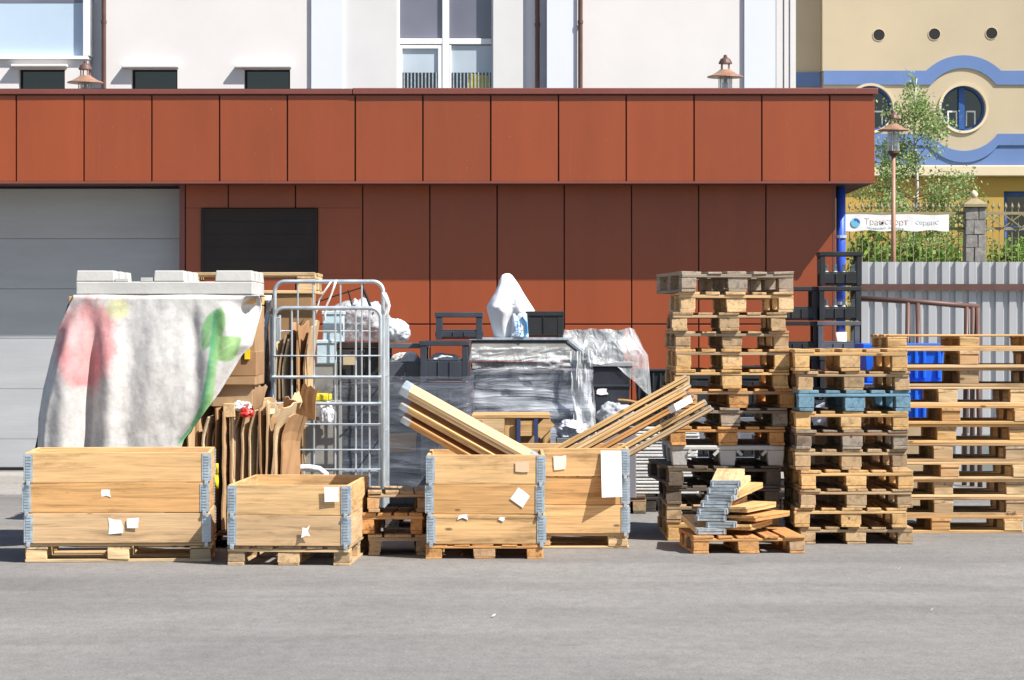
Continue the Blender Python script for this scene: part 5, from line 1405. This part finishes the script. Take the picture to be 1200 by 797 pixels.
# printed cloth
PX0, PX1, PY0, PY1 = 40, 310, 345, 530
def lerp_tab(tab, y):
    if y <= tab[0][0]: return tab[0][1]
    for (a, va), (b_, vb) in zip(tab, tab[1:]):
        if a <= y <= b_: return va + (vb - va) * (y - a) / (b_ - a)
    return tab[-1][1]
TL = [(349, 86), (360, 80), (385, 68), (420, 57), (455, 48), (490, 42), (540, 40)]
TR = [(349, 304), (362, 306), (380, 302), (405, 296), (416, 284), (430, 276), (460, 258), (490, 236), (515, 216), (540, 208)]
def sm(a, b_, x): t = max(0, min(1, (x - a) / (b_ - a))); return t * t * (3 - 2 * t)
def print_col(x, y):
    c = Vector((.54, .53, .515))
    # faded red radish
    d = math.hypot((x - 102) / 43, (y - 404) / 62) + .16 * noise.noise(Vector((x * .06, y * .06, 1))) + .10 * noise.noise(Vector((x * .25, y * .25, 1)))
    c = c.lerp(Vector((.62, .24, .24)), (1 - sm(.68, 1.02, d)) * (.75 + .35 * noise.noise(Vector((x * .05, y * .03, 4)))))
    d = math.hypot((x - 139) / 16, (y - 362) / 15); c = c.lerp(Vector((.58, .58, .26)), (1 - sm(.5, 1.1, d)) * .7)
    # leaf shapes with a pale midrib
    def leafm(ax, ay, bx, by, w_):
        dx, dy = bx - ax, by - ay; L2 = dx*dx + dy*dy; t = ((x - ax) * dx + (y - ay) * dy) / L2
        if t < -.05 or t > 1.05: return 0, 9
        px, py = ax + dx * t, ay + dy * t; dd = math.hypot(x - px, y - py); prof = w_ * max(0, math.sin(math.pi * max(0, min(1, t)) ** .8))
        return 1 - sm(prof - 1.2, prof + 1.2, dd), dd
    for ax, ay, bx, by, w_, col in ((261, 361, 239, 412, 13, (.17, .40, .16)), (250, 418, 284, 396, 15, (.22, .42, .14)), (261, 361, 258, 402, 6, (.24, .46, .18))):
        k, dd = leafm(ax, ay, bx, by, w_)
        cc = Vector(col).lerp(Vector((.38, .52, .22)), .5 * (1 - sm(0, 2.5, dd))); c = c.lerp(cc, k * .9)
    st = [(362, 258), (400, 254), (440, 249), (475, 243), (500, 230), (522, 212)]
    if y > 368:
        sx_ = lerp_tab(st, y); hw_ = 5.5 + 1.6 * sm(440, 490, y); k = (1 - sm(hw_ - 1.4, hw_ + 1.4, abs(x - sx_))) * (1 - sm(516, 522, y))
        cc = Vector((.08, .36, .17)).lerp(Vector((.30, .55, .22)), sm(-5, 5, x - sx_)); c = c.lerp(cc, k * .9)
    g_ = noise.fractal(Vector((x * .05, y * .05, 9)), .8, 2, 4); c *= 1 + .07 * g_
    return c
def cloth_pt(u, v):
    # v < .16 : top flap running back over the board ; the rest hangs down the front
    if v < .16:
        y = 349; xl, xr = lerp_tab(TL, y), lerp_tab(TR, y); x = xl + (xr - xl) * u
        f = 1 - v / .16
        return x, y, YX - .03 + .55 * f, zb2 + .006 + .003 * math.sin(u * 12 + f * 5)
    q = (v - .16) / .84
    ybot = 536 - 6 * u
    y = 349 + (ybot - 349) * q
    xl, xr = lerp_tab(TL, y), lerp_tab(TR, y); x = xl + (xr - xl) * u
    hang = sm(0, .5, q)
    Yb = YX - .035 - .05 * hang
    fold = 0
    fold += .075 * hang * math.exp(-((x - (113 - 10 * q)) / 8) ** 2)          # deep valley between the two red columns
    fold -= .05 * hang * math.exp(-((x - (88 - 14 * q)) / 13) ** 2)
    fold -= .045 * hang * math.exp(-((x - (134 - 6 * q)) / 12) ** 2)
    fold += .03 * hang * math.exp(-((x - (160 - 8 * q)) / 16) ** 2)
    fold += .035 * math.exp(-((x - (222 + 10 * math.sin(q * 3))) / 9) ** 2) * sm(0, .25, q) * (1 - .5 * q)
    fold -= .035 * math.exp(-((x - (250 - 10 * q)) / 18) ** 2) * hang
    fold += .03 * math.sin(x * .05 + 2 * q + 1) * hang * .5
    fold += .030 * noise.noise(Vector((x * .018, y * .008, 3))) + .0045 * noise.noise(Vector((x * .07, y * .035, 7))) + .0022 * noise.noise(Vector((x * .13, y * .07, 5))) + .0010 * noise.noise(Vector((x * .3, y * .2, 2))) - .006 * noise.noise(Vector((x * .05 + y * .03, y * .012 - x * .02, 8)))
    edge = .22 * sm(.09, 0, u) ** 1.5 * hang + .05 * sm(.93, 1, u)
    pocket = .10 * math.exp(-(((x - 290 + (y - 366) * .4) / 16) ** 2 + ((y - 362) / 14) ** 2)) - .05 * math.exp(-(((x - 266) / 9) ** 2)) * sm(.02, .10, q) * sm(.5, .1, q)
    return x, y, Yb + fold + edge + pocket, None
nu, nv = 170, 130
cm = MB(); cols = []
for i in range(nv):
    for k in range(nu):
        x, y, Yc, zc_ = cloth_pt(k / (nu - 1), i / (nv - 1))
        cm.v.append(Vector((X_(x, YX), Yc, Z_(y, YX) if zc_ is None else zc_))); cols.append(print_col(x, y))
for i in range(nv - 1):
    for k in range(nu - 1): cm.f.append([i*nu + k, i*nu + k + 1, (i+1)*nu + k + 1, (i+1)*nu + k])
cl = cm.build('printed_cloth', M['print'], origin=(X_(170, YX), YX, Z_(530, YX)), smooth=True)
ca = cl.data.color_attributes.new('print', 'FLOAT_COLOR', 'POINT')
for i, c in enumerate(cols): ca.data[i].color = (c[0], c[1], c[2], 1)
s = cl.modifiers.new('thickness', 'SOLIDIFY'); s.thickness = .004
tag(cl, 'dirty white cloth printed with red radish and green leaf hanging over the carton pile', 'cloth')
# second tarp layer behind its left edge, its shade painted as dark teal
m = MB(); m.grid(10, 30, lambda u, v: (X_(84 - 42 * v ** .8 + 14 * u, YX + .2), YX + .13 + .16 * u + .02 * math.sin(v * 9), Z_(352 + 178 * v, YX + .2)))
o = m.build('shaded_layer', paint('shade_painted_tarp', (.07, .10, .11), .5, 0, .2, 6), origin=(X_(60, YX), YX + .2, Z_(530, YX)), solid=.004, smooth=True); tag(o, 'second tarp layer behind the left edge of the printed cloth, coloured dark for shade', 'plastic sheet')
# wooden pallet on the cartons behind
YZ = 3.0
zpz = Z_(344, YZ)
for k in range(3):
    m = MB().box(X_(232, YZ), X_(366, YZ), YZ + .03, YZ + .34 , zpz / 3 * k + .001, zpz / 3 * (k + 1) - .002, .004); o = m.build('cardboard_carton', M['card'], origin=(X_(300, YZ), YZ + .25, zpz / 3 * k), color=(.33, .20, .10), bevel=.008); tag(o, '%s brown carton under the pale pallet behind the cage' % ('lowest', 'middle', 'top')[k], 'carton', 'cartons under the pale pallet')
pallet(.8, 1.06, round(Z_(319, YZ) - zpz - .001, 3), (X_(286, YZ), YZ + .42, zpz), R(90), 'pale pallet lying high behind the grey plastic pallet and the cage', 'pallets on the pile', PALE, 0)
# flattened cardboard
def sheet_builder(var):
    def B():
        rg = random.Random(var * 13 + 2); H, D = rg.uniform(.74, .82), rg.uniform(.55, .68); m = MB(); a, b_ = rg.uniform(.008, .026), rg.uniform(1, 3)
        m.grid(14, 14, lambda u, v: (a * math.sin(v * b_ + u * 2) + .012 * noise.noise(Vector((u * 4, v * 4, var))) + (.05 * (v - .8) / .2 if v > .8 and var % 2 else 0), -D/2 + D * u, H * v * (1 - .018 * math.sin(u * 5 + var) - .02 * noise.noise(Vector((u * 13, var, 2)))) ))
        return m.build('cardboard_sheet', M['card'], solid=.011)
    return B
CD = [(.48, .33, .19), (.42, .27, .15), (.54, .41, .25), (.38, .22, .11), (.58, .46, .31)]
k = 0
OR2 = ['first', 'second', 'third', 'fourth', 'fifth', 'sixth', 'seventh', 'eighth', 'ninth', 'tenth', 'eleventh', 'twelfth', 'thirteenth', 'fourteenth', 'fifteenth', 'sixteenth', 'seventeenth', 'eighteenth', 'nineteenth']
pallet(.66, .74, .12, (X_(292, 1.5), 1.1 + .40, 0), 0, 'red-brown pallet under the flattened cardboard pack', 'low pallets in front', REDW, 0)
xq = 242
for i in range(19):
    o = spawn(('sheet', i % 5), sheet_builder(i % 5), (X_(xq, 1.2), 1.46 + rnd.uniform(-.03, .05), .123), R(rnd.uniform(-24, 0) if i < 14 else rnd.uniform(-12, 4)), '%s flattened cardboard sheet from the left in the upright brown pack' % OR2[i], 'cardboard', 'flattened cardboard in the upright pack', ry=R(rnd.uniform(-2.5, 2.5)))
    o.color = (*CD[(i * 3 + i // 4) % 5], 1); o.scale = (1, 1, rnd.uniform(.96, 1.08)); xq += rnd.uniform(4.2, 6.2)
for i in range(6):
    o = spawn(('sheet', (i + 1) % 5), sheet_builder((i + 1) % 5), (X_(331 + 5.4 * i, 2.4), 2.56, .192 + .0), R(rnd.uniform(-26, -4)), '%s flattened cardboard sheet from the left standing inside the cage' % OR2[i], 'cardboard', 'flattened cardboard in the cage')
    o.color = (*CD[(i * 2) % 5], 1); o.scale = (1, .8, rnd.uniform(1.55, 1.66))
zs = 1.02
m = MB().box(X_(249, 1.3), X_(297, 1.3), 1.24, 1.7, Z_(476, 1.3), Z_(441, 1.3), .004); o = m.build('small_carton', M['card'], origin=at(273, 476, 1.3), color=(.40, .27, .16), bevel=.005); tag(o, 'small tan carton on the cardboard pack below the cloth corner', 'carton')
m = MB().box(X_(262, 1.2), X_(276, 1.2), 1.16, 1.3, Z_(489, 1.2), Z_(473, 1.2), .003); o = m.build('wooden_block', WY, origin=at(269, 489, 1.2), color=PALE, bevel=.004); tag(o, 'small pale wooden block on the upright cardboard pack', 'wood block')
m = MB().box(X_(246, 1.3), X_(302, 1.3), 1.2, 1.75, Z_(440, 1.3), Z_(412, 1.3), .004); o = m.build('small_carton', M['card'], origin=at(275, 440, 1.3), color=(.32, .19, .10), bevel=.005); tag(o, 'dark brown carton squeezed beneath the cloth corner', 'carton')
m = MB().box(X_(287, 1.2), X_(293, 1.2), 1.18, 1.2, Z_(421, 1.2), Z_(409, 1.2)); m.box(X_(288, 1.2), X_(292, 1.2), 1.181, 1.199, Z_(408.8, 1.2), Z_(406, 1.2)); o = m.build('yellow_tag', M['softplastic'], origin=at(290, 421, 1.2), color=(.80, .58, .02)); tag(o, 'small yellow tag beside the right cloth corner', 'tag')
lump('crumpled_bag', (X_(283, 1.2), 1.22, Z_(482, 1.2)), (.06, .05, .04), 3, M['softplastic'], 'crumpled white plastic scrap above the red wrapper', 'plastic bag', (.74, .74, .76), .4)
lump('red_wrapper', (X_(289, 1.15), 1.14, Z_(489, 1.15)), (.045, .04, .035), 4, M['redbag'], 'crumpled red plastic wrapper on the upright cardboard pack', 'wrapper', None, .4)
def hang(name, pts, Y, label, color, mat=None):
    m = MB(); n = 36; nuu = 10
    def fn(u, v):
        y = pts[0][0] + (pts[-1][0] - pts[0][0]) * v; xl = lerp_tab([(p[0], p[1]) for p in pts], y); xr = lerp_tab([(p[0], p[2]) for p in pts], y)
        return (X_(xl + (xr - xl) * u, Y), Y + .03 * math.sin(u * 7 + v * 6) + .02 * noise.noise(Vector((u * 4, v * 12, len(label)))), Z_(y, Y))
    m.grid(nuu, n, fn); o = m.build(name, mat or M['softplastic'], origin=at(pts[-1][1], pts[-1][0], Y), color=color, solid=.003, smooth=True); tag(o, label, 'plastic sheet'); return o
hang('plastic_sheet', [(346, 300, 318), (400, 297, 312), (440, 296, 310), (478, 292, 314)], 1.9, 'whitish plastic sheet hanging left of the cage post', (.68, .68, .70))
def zebra():
    t = NT('dark_striped_plastic'); n = t.noise(t.coord((30, 30, 4)), 1, 4, .7, 1); c = t.ramp(n, [(.42, (.025, .03, .045)), (.58, (.06, .07, .09)), (.66, (.6, .6, .62))]); return t.done(t.bsdf(c, .35, 0, .5))
hang('dark_plastic', [(352, 308, 318), (385, 303, 314), (430, 302, 317), (465, 299, 322), (482, 296, 324)], 1.82, 'dark crumpled plastic strip hanging beside the cage post', (.05, .055, .07), zebra())
strip_mesh('yellow_strip', [(543, 253), (549, 253), (555, 253), (561, 253), (567, 253), (573, 253)][0:0] or [(253, 543), (253, 550), (253, 557), (253, 564), (253, 573)], 1.06, .034, 'yellow tape strip on the cardboard right of the wide box', (.82, .66, .02))
for i in range(9):
    m = MB(); wq, hq_ = rnd.uniform(.05, .13), rnd.uniform(.10, .24); sd_ = rnd.random() * 9
    m.grid(7, 7, lambda u, v: ((u - .5) * wq + .02 * math.sin(v * 3 + sd_), (u - .5) * .04 + .03 * math.sin(v * 2 + sd_), hq_ * v * (1 - .12 * abs(math.sin(u * 7 + sd_)))))
    xx = (304, 309, 315, 252, 322, 298, 338, 347, 357)[i]; yb2 = (487, 482, 486, 492, 489, 484, 492, 490, 488)[i]
    o = m.build('torn_cardboard', M['card'], color=CD[i % 5], solid=.008); o.location = at(xx, yb2, 1.22 + .03 * i if i < 6 else 1.62); o.rotation_euler = (R(rnd.uniform(-20, 20)), R(rnd.uniform(-28, 28)), R(rnd.uniform(-50, 10)))
    tag(o, '%s torn cardboard piece from the left poking out of the brown pack top' % ('third', 'fourth', 'fifth', 'first', 'sixth', 'second', 'seventh', 'eighth', 'ninth')[i], 'cardboard', 'torn cardboard on the pack')
# wooden crate with blue straps behind the centre boxes
YO = 2.35
r = thing('wooden_crate', 'slatted wooden crate with two blue straps behind the centre boxes', 'crate', (X_(600, YO), YO + .35, 0))
x0, x1, z1 = X_(553, YO), X_(645, YO), Z_(490, YO)
for a, c in ((x0, x0 + .05), (X_(592, YO), X_(604, YO)), (x1 - .05, x1)):
    MB().box(a, c, YO + .022, YO + .07, 0, z1 - .001, .002).build('post', WZ, r, color=FRESH)
for k in range(5):
    MB().box(x0, X_(591, YO), YO, YO + .021, z1 - .155 * (k + 1) + .02, z1 - .155 * k, .002).build('board', WX, r, color=PALE)
MB().box(X_(606, YO), X_(628, YO), YO, YO + .021, z1 - .13, z1 - .02, .002).build('board', WX, r, color=FRESH)
MB().bar((X_(629, YO), YO + .01, z1 - .12), (x1, YO + .01, z1 - .02), .02, .09, (0, 0, 1)).build('diagonal_board', WX, r, color=FRESH)
MB().box(x0, x1, YO + .68, YO + .70, .02, z1, .002).build('back_board', WX, r, color=TANW)
MB().box(x0, x1, YO - .004, YO + .7, z1 + .0005, z1 + .022, .002).build('top_board', WX, r, color=FRESH)
for a in (X_(605.5, YO), X_(626, YO)):
    MB().box(a, a + .028, YO - .012, YO - .0045, .1, z1 - .005).build('strap', paint('navy_strap', (.03, .05, .14), .6), r)
# litter
lit = [(578, 724, 'small white paper scrap alone on the front asphalt'), (1092, 717, 'tiny white scrap on the asphalt at the right'), (1054, 668, 'white crumb of paper before the ten-high stack'), (90, 773, 'pale scrap low on the asphalt at the left'), (690, 795, 'pale scrap at the bottom middle of the asphalt')]
for i, (x, y, lab) in enumerate(lit[:3]):
    Yg = F * EYE / (y - HY) + CY; s_ = (.010, .005, .006)[i]
    m = MB(); m.grid(5, 5, lambda u, v: (X_(x, Yg) + (u - .5) * s_ * 2.2, Yg + (v - .5) * s_ * 3, .006 + .012 * noise.noise(Vector((u * 3, v * 3, i + 2))) + .012 * u))
    tag(m.build('paper_scrap', M['paper'], origin=(X_(x, Yg), Yg, 0), solid=.001), lab, 'litter', 'paper scraps on the asphalt')
scene.cycles.max_bounces = 8; scene.cycles.transparent_max_bounces = 16
